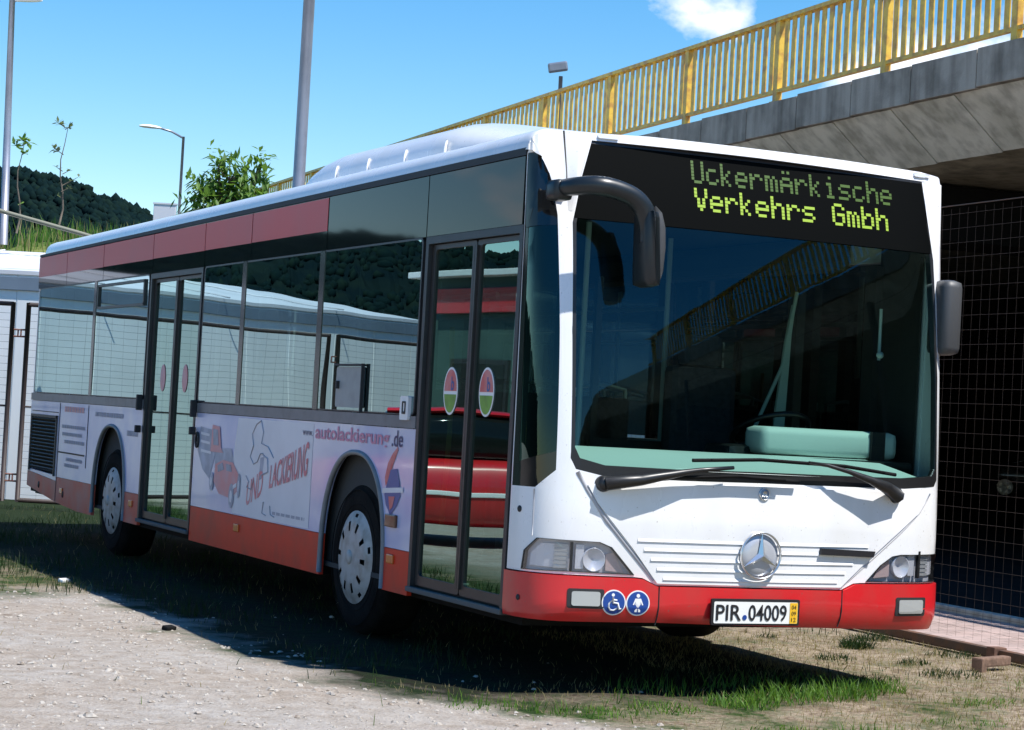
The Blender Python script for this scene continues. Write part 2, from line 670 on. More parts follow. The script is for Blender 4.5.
AF, AR = 2.64, 8.52        # wheel arch centres along Y
ARCH_A, ARCH_B, ARCH_Z = 0.545, 0.685, 0.45
def arch_pt(yc, th, k=0.0):
    e = 2 / 2.35
    c, s = cos(th), sin(th)
    return (yc + (ARCH_A + k) * (abs(c) ** e) * (1 if c >= 0 else -1), ARCH_Z + (ARCH_B + k) * (abs(s) ** e))
def arch_line(yc, z0, k=0.0, n=28):
    """arch from its rear foot over the top to its front foot, cut at height z0"""
    out = []
    for i in range(n + 1):
        p = arch_pt(yc, pi * i / n, k)
        if p[1] >= z0:
            out.append(p)
    if z0 < ARCH_Z:
        out = [(out[0][0], z0)] + out + [(out[-1][0], z0)]
    else:
        dz = (z0 - ARCH_Z) / (ARCH_B + k)
        hw = (ARCH_A + k) * (1 - dz ** 2.35) ** (1 / 2.35)
        out = [(yc + hw, z0)] + out + [(yc - hw, z0)]
    return out          # from larger y to smaller y

Z_RED, Z_SILL0, Z_SILL1, Z_BAND, Z_ROOF = 0.59, 1.30, 1.375, 2.42, 2.79
D1 = (0.40, 1.70)
D2 = (6.07, 7.53)
REAR = 11.68

# side walls (white, carrying the printed foil), split by the doors
def wall_with_arch(y0, y1, z0, z1, yc):
    a = arch_line(yc, z0)
    return [(y1, z0)] + a + [(y0, z0), (y0, z1), (y1, z1)]
bm = BM()
sheet(bm, smap, wall_with_arch(D1[1] + .012, D2[0] - .012, Z_RED, Z_SILL0, AF), t=.03)
part('foil_printed_side_panel', bm, M['foil_print'])
bm = BM()
sheet(bm, smap, wall_with_arch(D2[1] + .012, 10.44, Z_RED + .0, Z_SILL0, AR), t=.03)
sheet(bm, smap, [(10.45, .55), (REAR, .60), (REAR, Z_SILL0), (10.45, Z_SILL0)], [[(10.54, .60), (10.54, 1.15), (11.58, 1.15), (11.58, .62)]], t=.03)
part('rear_side_panel', bm, M['foil_print'])
# red skirts
bm = BM()
a = arch_line(AF, .33)
hwr = [p for p in a if p[1] <= Z_RED + .0]
def skirt(y0, y1, za, zb, ztop):
    return [(y0, za), (y0, ztop), (y1, ztop), (y1, zb)]
ah = ARCH_A * (1 - ((Z_RED - ARCH_Z) / ARCH_B) ** 2.35) ** (1 / 2.35)
sheet(bm, smap, [(AF + ARCH_A, .325), (AF + ARCH_A, ARCH_Z), (AF + ah, Z_RED - .004), (D2[0] - .012, Z_RED - .004), (D2[0] - .012, .325)], t=.03)
sheet(bm, smap, [(D1[1] + .012, .335), (D1[1] + .012, Z_RED - .004), (AF - ah, Z_RED - .004), (AF - ARCH_A, ARCH_Z), (AF - ARCH_A, .335)], t=.03)
sk = link_each('red_side_skirt', bm, M['skirt_red'], bus)[0]
bm = BM()
sheet(bm, smap, [(D2[1] + .012, .335), (D2[1] + .012, Z_RED - .004), (AR - ah, Z_RED - .004), (AR - ARCH_A, ARCH_Z), (AR - ARCH_A, .335)], t=.03)
sheet(bm, smap, [(AR + ARCH_A, .315), (AR + ARCH_A, ARCH_Z), (AR + ah, Z_RED - .004), (10.44, Z_RED - .004), (10.44, .35), (9.6, .315)], t=.03)
sheet(bm, smap, [(10.45, .352), (10.45, .546), (REAR, .596), (REAR, .45), (11.0, .395)], t=.03)
sks = link_each('red_side_skirt', bm, M['skirt_faded'], bus)
for s_ in sks:
    s_['label'] = 'sun-bleached pinkish red skirt panel'
sk2 = sks[-1]
# amber reflectors on the skirts
for par_, y, z in ((sk, 4.9, .50), (sk, 1.98, .525), (sk2, 7.75, .50), (sk2, 10.2, .47)):
    bm = BM()
    box(bm, (-.006, y, z), (.014, .10, .055), bevel=.005)
    part('reflector', bm, M['amber'], par_)
bm = BM()
box(bm, (-.01, 1.99, .75), (.02, .16, .075), bevel=.006)
part('turn_signal', bm, M['brown_amber'])
for y, z in ((11.15, .48), (10.15, .44)):
    bm = BM()
    lathe(bm, [(0, .006), (.03, .005), (.034, 0)], (0, y, z), (-1, 0, 0), 14)
    part('cap', bm, M['seam'], sk2)
# lips round the wheel arches
for yc in (AF, AR):
    bm = BM()
    pts = arch_line(yc, .34, -.006, 36)
    tube(bm, [(-.001, p[0], p[1]) for p in pts], .017, 6)
    part('wheel_arch_trim', bm, M['grey_plastic'])
# wheel housings and underbody
bm = BM()
for yc in (AF, AR):
    for sx, x0, x1 in ((1, .03, .48), (-1, XF - .03, XF - .48)):
        ps = [(yc + .66 * cos(pi * i / 16), .42 + .78 * sin(pi * i / 16)) for i in range(17)]
        ra = [bm.verts.new((x0, p[0], p[1])) for p in ps]
        rb = [bm.verts.new((x1, p[0], p[1])) for p in ps]
        for i in range(16):
            bm.faces.new((ra[i], ra[i + 1], rb[i + 1], rb[i]))
        bm.faces.new(rb)
link_each('wheel_housing', bm, M['rubber'], bus)
bm = BM()
box(bm, (XC, 1.08, .345), (XF - .16, 1.5, .05))
box(bm, (XC, 5.55, .345), (XF - .08, 4.6, .05))
box(bm, (XC, 2.64, .345), (XF - 1.02, 1.55, .05))
box(bm, (XC, 8.6, .36), (XF - 1.02, 1.6, .07))
box(bm, (XC, 10.6, .42), (XF - .12, 2.3, .06))
link_each('underbody', bm, M['rubber'], bus)

# sill rail below the windows, dark strip above them
bm = BM()
for y0, y1 in ((D1[1] + .01, D2[0] - .01), (D2[1] + .01, REAR)):
    sheet(bm, smap, [(y0, Z_SILL0 + .004), (y1, Z_SILL0 + .004), (y1, Z_SILL1), (y0, Z_SILL1)], w=.006, t=.04)
link_each('window_sill_rail', bm, M['sill_grey'], bus)
bm = BM()
sheet(bm, smap, [(.42, Z_ROOF - .004), (REAR, Z_ROOF - .054), (REAR, Z_ROOF - .03), (.42, Z_ROOF + .036)], w=.002, t=.03)
part('roof_gutter', bm, M['seam'])

# dark band of panels over windows and doors
seams = [.42, 1.71, 3.37, 4.93, 6.06, 7.50, 9.12, 10.5, REAR]
for i, (a0, a1) in enumerate(zip(seams, seams[1:])):
    zt0 = Z_ROOF - .008 - .05 * (a0 / REAR); zt1 = Z_ROOF - .008 - .05 * (a1 / REAR)
    bm = BM()
    sheet(bm, smap, [(a0 + .006, Z_BAND), (a1 - .006, Z_BAND), (a1 - .006, zt1), (a0 + .006, zt0)], w=.001, t=.02)
    bp = part('upper_band_panel', bm, M['panel_dark'])
    if a0 > 3.3:
        bm = BM()
        lo = 2.555 - .02 * (a1 / REAR)
        n = 10
        edge = [(a1 - .008 - (a1 - a0 - .016) * k / n, lo) for k in range(n + 1)]
        sheet(bm, smap, [(a0 + .008, zt0 - .004), (a1 - .008, zt1 - .004)] + edge, w=.004, t=.003)
        part('red_foil', bm, M['foil_upper'], bp)

# side windows: one pane each, with a dark rubber seal
def pane(y0, y1, z0, z1):
    bm = BM()
    sheet(bm, smap, rrect(y0, z0, y1, z1, .035), w=0, t=.004, double=False)
    g = part('side_window', bm, M['side_glass'])
    bm = BM()
    sheet(bm, smap, rrect(y0 - .016, z0 - .008, y1 + .016, z1 + .014, .04), [list(reversed(rrect(y0, z0, y1, z1, .035)))], w=.001, t=.02)
    part('seal', bm, M['frame_dark'], g)
    return g
panes = [(1.765, 3.41), (3.45, 5.03), (5.07, 6.02), (7.59, 9.33), (9.37, 11.58)]
for y0, y1 in panes:
    pane(y0, y1, Z_SILL1 + .012, Z_BAND - .012)
# body pillars seen darkly behind the glass
bm = BM()
for y in (1.74, 2.32, 3.43, 5.05, 6.04, 7.56, 9.35, 10.6, 11.6):
    box(bm, (.07, y, 1.88), (.06, .11, 1.08))
for y in (.9, 1.74, 3.43, 5.05, 6.8, 8.2, 9.35, 10.6, 11.6):
    box(bm, (XF - .07, y, 1.88), (.06, .11, 1.08))
link_each('body_pillar', bm, M['frame_brown'], bus)
bm = BM()
for y in (3.43, 5.05, 9.35):
    sheet(bm, smap, [(y - .045, Z_SILL1 + .004), (y + .045, Z_SILL1 + .004), (y + .045, Z_BAND - .002), (y - .045, Z_BAND - .002)], w=.004, t=.012)
link_each('pillar_cover', bm, M['pillar_gloss'], bus)
# tilting vent pane at the rear
bm = BM()
for za in (2.17, 2.37):
    box(bm, (-.006, 8.45, za), (.02, 1.55, .022))
for y in (7.69, 9.22):
    box(bm, (-.006, y, 2.27), (.02, .03, .2))
part('tilting_vent_frame', bm, M['frame_dark'])
# grey box with a flap in the window by the front wheel
bm = BM()
sheet(bm, smap, [(2.33, 1.39), (3.10, 1.39), (3.03, 1.74), (2.98, 1.79), (2.46, 1.79), (2.42, 1.76)], w=-.02, t=.04)
fb = part('equipment_cover', bm, M['cover_grey'])
bm = BM()
sheet(bm, smap, rrect(2.57, 1.405, 3.03, 1.66, .02), w=.012, t=.022)
fl = part('flap', bm, M['cover_grey'], fb)
bm = BM()
box(bm, (-.018, 2.56, 1.53), (.02, .012, .30)); box(bm, (-.018, 2.80, 1.672), (.02, .48, .012)); box(bm, (-.018, 2.98, 1.545), (.03, .025, .05), bevel=.005)
part('handle', bm, M['seam'], fl)
bm = BM()
sheet(bm, smap, rrect(1.80, 1.35, 1.925, 1.49, .012), w=.02, t=.02)
bt = part('door_button_plate', bm, M['sticker_white'])
bm = BM()
sheet(bm, smap, rrect(1.835, 1.385, 1.885, 1.46, .008), [list(reversed(rrect(1.845, 1.40, 1.875, 1.45, .006)))], w=.025, t=.004)
part('button', bm, M['ink_black'], bt)
# luggage flap handle ahead of the middle door
bm = BM()
tube(bm, [(-.012, 5.95 + .035 * cos(2 * pi * i / 20), 1.095 + .055 * sin(2 * pi * i / 20)) for i in range(21)], .009, 6)
lathe(bm, [(0, .004), (.03, .003), (.03, 0)], (-.002, 5.95, 1.095), (-1, 0, 0), 14)
part('flap_handle', bm, M['seam'])
# engine grille at the rear
bm = BM()
sheet(bm, smap, [(10.53, .59), (10.53, 1.155), (11.59, 1.155), (11.59, .615)], w=-.05, t=.02)
gr = part('engine_grille', bm, M['vent_dark'])
bm = BM()
nsl = 15
for i in range(nsl):
    z = .625 + .51 * (i + .5) / nsl
    box(bm, (.012, 11.06, z), (.05, 1.05, .011), rot=Matrix.Rotation(R(38), 3, 'Y'))
box(bm, (.0, 10.53, .88), (.03, .03, .58)); box(bm, (.0, 11.59, .88), (.03, .03, .55)); box(bm, (0, 11.06, 1.155), (.03, 1.09, .025))
part('louvre', bm, M['vent_olive'], gr)
# panel joints on the side
bm = BM()
def joint(y0, z0, y1, z1, wd=.008):
    box(bm, (-.001, (y0 + y1) / 2, (z0 + z1) / 2), (.006, max(abs(y1 - y0), wd), max(abs(z1 - z0), wd)))
joint(9.35, .72, 9.35, 1.29); joint(10.44, .36, 10.44, 1.29, .012); joint(10.44, .83, 9.42, .83, .014); joint(11.6, 1.2, 10.5, 1.2)
link_each('panel_joint', bm, M['seam'], bus)

# printed pictures and lettering on the side
GR = principled('print_red', (0.58, 0.10, 0.10), 0.4, var=0.25, vscale=9, tint=(0.62, 0.25, 0.24))
GR2 = principled('print_pale_red', (0.68, 0.27, 0.28), 0.4, var=0.4, vscale=7, tint=(0.60, 0.34, 0.38))
GR3 = principled('print_faded_red', (0.64, 0.17, 0.20), 0.4, var=0.4, vscale=9, tint=(0.68, 0.36, 0.40))
GB = principled('print_grey', (0.30, 0.34, 0.42), 0.4, var=0.5, vscale=8, tint=(0.46, 0.50, 0.60))
GB2 = principled('print_slate', (0.24, 0.31, 0.42), 0.35, var=0.3, vscale=12)
GP = principled('print_pink', (0.60, 0.24, 0.36), 0.4, var=0.3, vscale=9)
GN = principled('print_navy', (0.03, 0.035, 0.12), 0.4)
GK = principled('print_pencil', (0.38, 0.38, 0.44), 0.5)
GW = principled('print_white', (0.74, 0.73, 0.76), 0.4, var=0.08, vscale=3)
GBL = principled('print_blue', (0.03, 0.10, 0.30), 0.35)
GGR = principled('print_green', (0.16, 0.36, 0.04), 0.35, var=0.3, vscale=14)
GT = principled('print_tan', (0.55, 0.47, 0.40), 0.4, var=0.2, vscale=9)
def decal(name, polys, m, w=.003, par=None, mp=smap):
    bm = BM()
    for q in polys:
        sheet(bm, mp, q, w=w, t=.0015, double=False)
    return part(name, bm, m, par)
decal('white_ad_field', [[(5.03, .60), (3.42, .60), (3.42, 1.285), (5.0, 1.285), (5.08, .95)]], GW, .002)
# toy-like red breakdown truck, nose down to the right
decal('truck_picture', [[(5.90, 1.20), (5.60, 1.18), (5.50, 1.00), (5.62, .83), (5.52, .78), (5.80, .88), (5.95, 1.02)],
                        [(5.50, 1.05), (5.12, 1.06), (5.02, .92), (5.5, .90)]], GB, .003)
decal('truck_picture', [[(5.60, 1.22), (5.42, 1.21), (5.36, 1.05), (5.30, 1.02), (5.62, 1.02)],
                        [(5.48, .93), (5.30, .97), (5.06, .96), (4.92, .88), (4.93, .76), (5.08, .70), (5.36, .72), (5.50, .80)]], GR2, .005)
decal('truck_picture', [ellipse(5.06, .72, .06, .09, 16), ellipse(4.90, .80, .035, .09, 14), ellipse(5.55, .80, .05, .07, 14)], GB, .007)
decal('truck_picture', [[(5.57, 1.19), (5.46, 1.185), (5.42, 1.07), (5.55, 1.07)], [(5.42, .925), (5.30, .95), (5.26, .90), (5.40, .875)], [(5.22, .945), (5.10, .94), (5.07, .89), (5.20, .895)]], GB2, .007)
decal('truck_picture', [[(5.88, 1.16), (5.66, 1.15), (5.66, 1.13), (5.88, 1.14)], [(5.88, 1.10), (5.64, 1.09), (5.64, 1.07), (5.88, 1.08)], [(5.86, 1.03), (5.60, 1.02), (5.60, 1.0), (5.86, 1.01)]], GW, .005)
decal('truck_picture', [ellipse(5.06, .715, .03, .045, 14), ellipse(4.90, .80, .016, .04, 12), ellipse(5.55, .80, .025, .034, 12), [(5.02, .80), (4.94, .82), (4.94, .79), (5.02, .77)]], GW, .009)
# pencilled sketch of a cook
bm = BM()
def pencil(pts, r=.0045):
    tube(bm, [(-.004, p[0], p[1]) for p in pts], r, 4)
pencil([(4.62, 1.10), (4.66, 1.18), (4.58, 1.25), (4.48, 1.28), (4.42, 1.20), (4.45, 1.12), (4.30, 1.10), (4.18, 1.03)])
pencil([(4.62, 1.10), (4.68, 1.02), (4.60, .97), (4.52, .99), (4.46, 1.05), (4.40, 1.05)])
pencil([(4.40, 1.04), (4.30, 1.02), (4.28, .93), (4.42, .90)], .006)
pencil([(4.75, .88), (4.68, .84), (4.72, .80), (4.62, .79), (4.58, .86)])
pencil([(4.34, .72), (4.36, .64), (4.28, .63)]); pencil([(4.20, .70), (4.18, .64), (4.10, .63)])
part('cook_sketch', bm, GK)
decal('cook_sketch', [[(4.46, 1.02), (4.38, 1.03), (4.40, .88), (4.47, .86)]], GB, .003)
bm = BM()
text_on(bm, smap, 'UND', 4.72, .67, .16, .34, .004, 0, -1, shear=.15, bold=.014, rise=.10, grow=.1)
text_on(bm, smap, 'LACKIERUNG', 4.24, .82, .15, .76, .006, 0, -1, shear=.2, bold=.014, rise=.13, grow=.45)
part('ad_lettering', bm, GR3)
bm = BM()
text_on(bm, smap, 'www.', 3.62, 1.205, .05, .19, .004, 0, -1)
text_on(bm, smap, '.de', 2.06, 1.19, .095, .17, .004, 0, -1, bold=.012)
part('web_address', bm, GN)
bm = BM()
text_on(bm, smap, 'autolackierung', 3.38, 1.195, .085, 1.28, .004, 0, -1, bold=.02)
part('web_address', bm, GP)
# tiny grey lines of print at the foot of the white field and on the rear panel
bm = BM()
random.seed(5)
def textlines(y0, y1, z, h):
    y = y1
    while y > y0:
        L = random.uniform(.03, .09)
        sheet(bm, smap, [(max(y0, y - L), z), (y, z), (y, z + h), (max(y0, y - L), z + h)], w=.003, t=.001, double=False)
        y -= L + .02
textlines(3.5, 4.15, .645, .02)
for z, ya, yb in ((1.06, 9.45, 10.33), (.99, 9.55, 10.3), (.92, 9.45, 10.2), (.755, 9.5, 10.1), (.70, 9.6, 10.15)):
    textlines(ya, yb, z, .032)
textlines(8.15, 9.1, 1.20, .04); textlines(7.66, 8.0, 1.06, .045)
part('small_print', bm, GK)
bm = BM()
for z in (1.215,):
    y = 10.25
    while y > 9.5:
        sheet(bm, smap, [(y - .07, z), (y, z), (y, z + .05), (y - .07, z + .05)], w=.003, t=.001, double=False)
        y -= .095
part('small_print', bm, GR2)
# club emblem between front wheel and door: red flame over a blue shield with a pale band
decal('emblem', [[(2.03, 1.15), (1.96, 1.19), (1.95, 1.17), (2.02, 1.08), (2.07, .99), (2.12, .95), (2.14, 1.0), (2.10, 1.09)]], GR, .003)
decal('emblem', [[(2.05, 1.05), (1.95, 1.06), (1.90, .98), (1.88, .90), (1.93, .84), (2.02, .78), (2.10, .84), (2.13, .90), (2.10, .96)]], GBL, .004)
decal('emblem', [[(2.17, .905), (1.84, .925), (1.84, .955), (2.16, .935)]], GW, .006)
decal('emblem', [[(2.06, .89), (1.96, .895), (1.99, .83), (2.03, .81)]], GR, .006)

# ------------------------------------------------------------------ doors
def door(y0, y1, split, sticker_z=None):
    root = bpy.data.objects.new('passenger_door', None)
    root.location = (0, (y0 + y1) / 2, .36)
    COL.objects.link(root)
    parent_to(root, bus)
    zb, zt = .385, 2.405
    bm = BM()
    # outer frame
    sheet(bm, smap, [(y0, zb - .02), (y1, zb - .02), (y1, zt + .012), (y0, zt + .012)], [[(y0 + .04, zb), (y0 + .04, zt - .03), (y1 - .04, zt - .03), (y1 - .04, zb)]], w=.004, t=.08)
    part('door_frame', bm, M['frame_dark'], root)
    bm = BM()
    box(bm, (-.004, (y0 + y1) / 2, zb - .005), (.035, y1 - y0 - .01, .03), bevel=.006)
    part('step_edge', bm, M['interior_light'], root)
    for a, b, hs in ((y0 + .045, split - .006, 1), (split + .006, y1 - .045, -1)):
        bm = BM()
        ol = rrect(a, zb + .02, b, zt - .035, .02)
        il = rrect(a + .045, zb + .075, b - .045, zt - .062, .03)
        sheet(bm, smap, ol, [list(reversed(il))], w=-.022, t=.035)
        box(bm, (.018, split + (.014 if hs < 0 else -.014), 1.39), (.022, .024, 1.9))
        part('leaf_frame', bm, M['frame_brown'], root)
        bm = BM()
        sheet(bm, smap, rrect(a + .03, zb + .05, b - .03, zt - .045, .03), w=-.032, t=.004, double=False)
        part('door_pane', bm, M['door_glass'], root)
        if sticker_z:
            yc = .82 if hs > 0 else 1.305
            bm = BM()
            sheet(bm, smap, ellipse(yc, sticker_z, .098, .135), w=-.028, t=.002)
            st = part('round_sticker', bm, M['sticker_white'], root)
            for q, m, w_ in (([p for p in ellipse(yc, sticker_z, .085, .122, 40) if p[1] >= sticker_z - .004], GR, -.0265),
                             ([p for p in ellipse(yc, sticker_z, .085, .122, 40) if p[1] <= sticker_z - .004], GGR, -.0265)):
                bm = BM()
                sheet(bm, smap, q, w=w_, t=.001)
                part('sticker_print', bm, m, st)
            bm = BM()
            text_on(bm, smap, 'b', yc - .01, sticker_z + .005, .075, .04, -.025, 0, -1, bold=.02)
            part('sticker_print', bm, GBL, st)
    # handrail inside
    bm = BM()
    for yy in (y0 + .16, y1 - .16):
        tube(bm, [(.12, yy, .75), (.14, yy, 1.3), (.12, yy, 1.9)], .016, 8)
    link_each('handrail', bm, M['pole_yellow'], root)
    return root
door(D1[0], D1[1], 1.03, 1.53)
door2 = door(D2[0], D2[1], 6.79)
bm = BM()
for y in (6.5, 7.12):
    sheet(bm, smap, ellipse(y, 1.56, .07, .11), w=-.028, t=.002)
link_each('round_sticker', bm, GR2, door2)
bm = BM()
for y, z in ((7.575, 1.35), (7.575, 1.13), (6.03, 1.33), (6.03, 1.16)):
    box(bm, (-.03, y, z), (.05, .035, .13 if z > 1.3 else .06), bevel=.008)
link_each('door_hinge', bm, M['seam'], bus)

# ------------------------------------------------------------------ front
UL, UR = -1.462, 1.52
def line_between(pts, u):
    for (a, b), (c, d) in zip(pts, pts[1:]):
        if a <= u <= c:
            return b + (d - b) * (u - a) / (c - a)
    return pts[-1][1]
red_edge = [(UL, .613), (-1.25, .612), (-.70, .607), (-.655, .603), (-.575, .568), (-.30, .568), (.30, .565), (.535, .562), (.61, .596), (.66, .600), (1.25, .60), (UR, .60)]
ws_outline = [(-.933, 2.893), (-1.0, 2.697), (-1.065, 2.44), (-1.079, 1.872), (-1.079, 1.209), (-1.05, 1.153), (-.885, 1.121), (-.466, 1.117), (.015, 1.122), (.565, 1.122), (.934, 1.123),
              (1.17, 1.142), (1.205, 1.18), (1.21, 1.75), (1.195, 2.43), (1.15, 2.885), (.07, 2.895)]
quarter = [(UL + .008, 1.048), (-1.266, 1.049), (-1.154, 1.143), (-1.146, 1.868), (-1.148, 2.472), (-1.185, 2.687), (-1.235, 2.775), (-1.319, 2.80), (UL + .008, 2.795)]
hl_near = [(-1.331, .622), (-1.318, .72), (-1.241, .79), (-.905, .783), (-.837, .758), (-.704, .618), (-1.057, .625)]
hl_far = [(.690, .606), (.782, .698), (.86, .748), (.92, .758), (1.26, .762), (1.32, .70), (1.331, .606), (1.057, .604)]
bm = BM()
sheet(bm, fmap, [p for p in red_edge] + [(UR, 2.80), (1.30, 2.92), (1.15, 2.94), (.6, 2.945), (-.6, 2.945), (-1.09, 2.925), (-1.27, 2.885), (UL, 2.80)],
      [ws_outline, quarter, hl_near, hl_far], t=.022, du=.06, dv=.12)
fp = part('front_panel', bm, M['bus_white'], smooth=32)
def seamline(uv, r=.005, w=0.0, par=None, m='seam', name='panel_seam'):
    bm = BM()
    out = []
    for (a, b), (c, d) in zip(uv, uv[1:]):
        n = max(2, int(math.hypot(c - a, d - b) / .05))
        out += [fmap(a + (c - a) * i / n, b + (d - b) * i / n, w) for i in range(n)]
    out.append(fmap(uv[-1][0], uv[-1][1], w))
    tube(bm, out, r, 6)
    return part(name, bm, M[m], par or fp)
bm = BM()
sheet(bm, fmap, [(-1.150, 2.575), (-1.185, 2.69), (-1.235, 2.778), (-1.319, 2.806), (-1.42, 2.81), (-1.33, 2.87), (-1.24, 2.905), (-1.10, 2.93), (-1.094, 2.70), (-1.10, 2.575)], w=.028, t=.03, du=.03, dv=.05)
part('corner_fin', bm, M['bus_white'], fp, smooth=40)
bm = BM()
rows_ = []
for k in range(9):
    v = 2.50 + .43 * k / 8
    ue = -1.065 + (v - 2.44) * .25 if v < 2.697 else -1.0 + (v - 2.697) * .335
    ue -= .004
    wd_ = ue + 1.088
    h_ = .030 * min(1, k / 3 + .02)
    rows_.append([bm.verts.new(fmap(-1.088, v, .001)), bm.verts.new(fmap(-1.088 + wd_ * .55, v, h_)), bm.verts.new(fmap(-1.088 + wd_ * .8, v, h_)), bm.verts.new(fmap(ue, v, .001))])
for a_, b_ in zip(rows_, rows_[1:]):
    for k in range(3):
        bm.faces.new((a_[k], a_[k + 1], b_[k + 1], b_[k]))
part('windscreen_frame_ridge', bm, M['bus_white'], fp, smooth=60)
seamline([(-1.091, 2.93), (-1.09, 2.70), (-1.095, 2.58)], .005)
seamline([(-1.04, 1.14), (-.985, 1.05), (-.93, .97), (-.874, .895), (-.736, .747), (-.59, .595)], .013, -.006, m='crease_grey')
seamline([(1.13, 1.10), (1.04, .99), (.90, .87), (.69, .70), (.535, .572)], .006, -.002, m='crease_grey')
seamline([(-1.27, .80), (-1.27, 1.04)], .0035, m='crease_grey')
# bonnet panel bulging between the creases
def bon(u, v, w=0.0):
    return fmap(u, v, w + .012)
bm = BM()
sheet(bm, fmap, [(-.985, 1.075), (-.93, .985), (-.86, .905), (-.722, .755), (-.575, .578), (.525, .574), (.675, .71), (.875, .872), (1.02, .985), (1.09, 1.085), (.93, 1.105), (.5, 1.105), (0, 1.105), (-.45, 1.10), (-.83, 1.105)], w=.010, t=.012, du=.06, dv=.12)
bonnet = part('front_flap', bm, M['bus_white'], smooth=32)
# cooling slots
bm = BM()
for v in (.798, .750, .700, .650, .601):
    uL = -(0.575 + (v - .578) * .79) + .05
    uR = .525 + (v - .574) * .95 - .05
    cols = []
    for i in range(27):
        u = uL + (uR - uL) * i / 26
        cols.append([bm.verts.new(fmap(u, v - .006, .0105)), bm.verts.new(fmap(u, v - .0035, .0155)), bm.verts.new(fmap(u, v + .012, .0105))])
    for a, b in zip(cols, cols[1:]):
        bm.faces.new((a[0], b[0], b[1], a[1])); bm.faces.new((a[1], b[1], b[2], a[2]))
link_each('grille_slat', bm, M['bus_white'], bonnet)
bm = BM()
sheet(bm, fmap, [(.375, .752), (.712, .742), (.722, .775), (.38, .786)], w=.030, t=.02, du=.06)
part('model_plate', bm, M['ink_black'], bonnet)
# three-pointed star in a ring
SC = (.017, .74)
def star_frame(du, dv, w):
    return fmap(SC[0] + du, SC[1] + dv, w)
bm = BM()
RS = .122
lathe_c = Vector(star_frame(0, 0, .02))
nx_ = (Vector(star_frame(0, 0, .1)) - Vector(star_frame(0, 0, 0))).normalized()
lathe(bm, [(0, .012), (RS * .5, .010), (RS * .9, .004), (RS * .97, -.006)], lathe_c, nx_, 40)
sd = part('emblem_disc', bm, M['emblem_field'], bonnet)
bm = BM()
ring = [(RS + .0055 * cos(2 * pi * k / 10), .012 + .010 * sin(2 * pi * k / 10)) for k in range(11)]
lathe(bm, ring, lathe_c, nx_, 48)
upv = Vector((0, 0, 1)); upv = (upv - nx_ * upv.dot(nx_)).normalized(); rt = upv.cross(nx_)
cen = bm.verts.new(lathe_c + nx_ * .040)
arms = []
for k in range(6):
    an = pi / 2 + k * pi / 3
    rr = RS * 1.0 if k % 2 == 0 else RS * .19
    hh = .018
    arms.append(bm.verts.new(lathe_c + (rt * cos(an) + upv * sin(an)) * rr + nx_ * hh))
for k in range(6):
    bm.faces.new((cen, arms[k], arms[(k + 1) % 6]))
part('star_emblem', bm, M['chrome'], bonnet)
bm = BM()
bc = Vector(fmap(.034, 1.066, .012)); bn = (Vector(fmap(.034, 1.066, .1)) - Vector(fmap(.034, 1.066, 0))).normalized()
lathe(bm, [(0, .010), (.026, .008), (.032, .003), (.033, -.004)], bc, bn, 28)
bd = part('round_badge', bm, M['print_slate'], bonnet)
bm = BM()
lathe(bm, [(.031 + .003 * cos(2 * pi * k / 8), .006 + .003 * sin(2 * pi * k / 8)) for k in range(9)], bc, bn, 28)
for s_ in (-.012, 0, .012):
    tube(bm, [bc + bn * .011 + rt * (s_ - .004) - upv * .014, bc + bn * .012 + rt * s_ * .6 + upv * .016], .0028, 5)
part('badge_ring', bm, M['chrome'], bd)

# bumper: red skin with a lower lip
bm = BM()
low = [(UR, .345), (1.2, .335), (.7, .345), (0, .362), (-.55, .372), (-1.1, .368), (-1.30, .372), (UL, .376)]
bump = lambda u, v, w=0.0: fmap(u, v, w + .016 - .05 * max(0, (.40 - v)) / .06 * .35)
sheet(bm, bump, [(u, v - .006) for u, v in red_edge] + low, [], t=.05, du=.05, dv=.06)
bumper = part('bumper', bm, M['bus_red'], smooth=35)
for u in (-.565, .53):
    bm = BM()
    tube(bm, [bump(u, .36 + .0225 * i, .0) for i in range(10)], .004, 6)
    part('bumper_seam', bm, M['seam'], bumper)
bm = BM()
lathe(bm, [(0, .004), (.014, .003), (.016, 0)], bump(-1.33, .475, .0), (-1, -.15, 0), 12)
lathe(bm, [(0, .004), (.016, .003), (.018, 0)], fmap(-1.37, .93, .0), (-1, -.2, 0), 12)
link_each('lock_cap', bm, M['seam'], fp)
for u0, u1, v0, v1 in ((-1.057, -.884, .449, .531), (.898, 1.088, .428, .512)):
    bm = BM()
    sheet(bm, bump, rrect(u0 - .012, v0 - .01, u1 + .012, v1 + .01, .012), w=.003, t=.01, du=.05)
    hf = part('fog_lamp', bm, M['seam'], bumper)
    bm = BM()
    sheet(bm, bump, rrect(u0 + .01, v0 + .004, u1 - .01, v1 - .004, .012), w=.006, t=.006, du=.05)
    part('fog_lens', bm, M['fog_white'], hf)
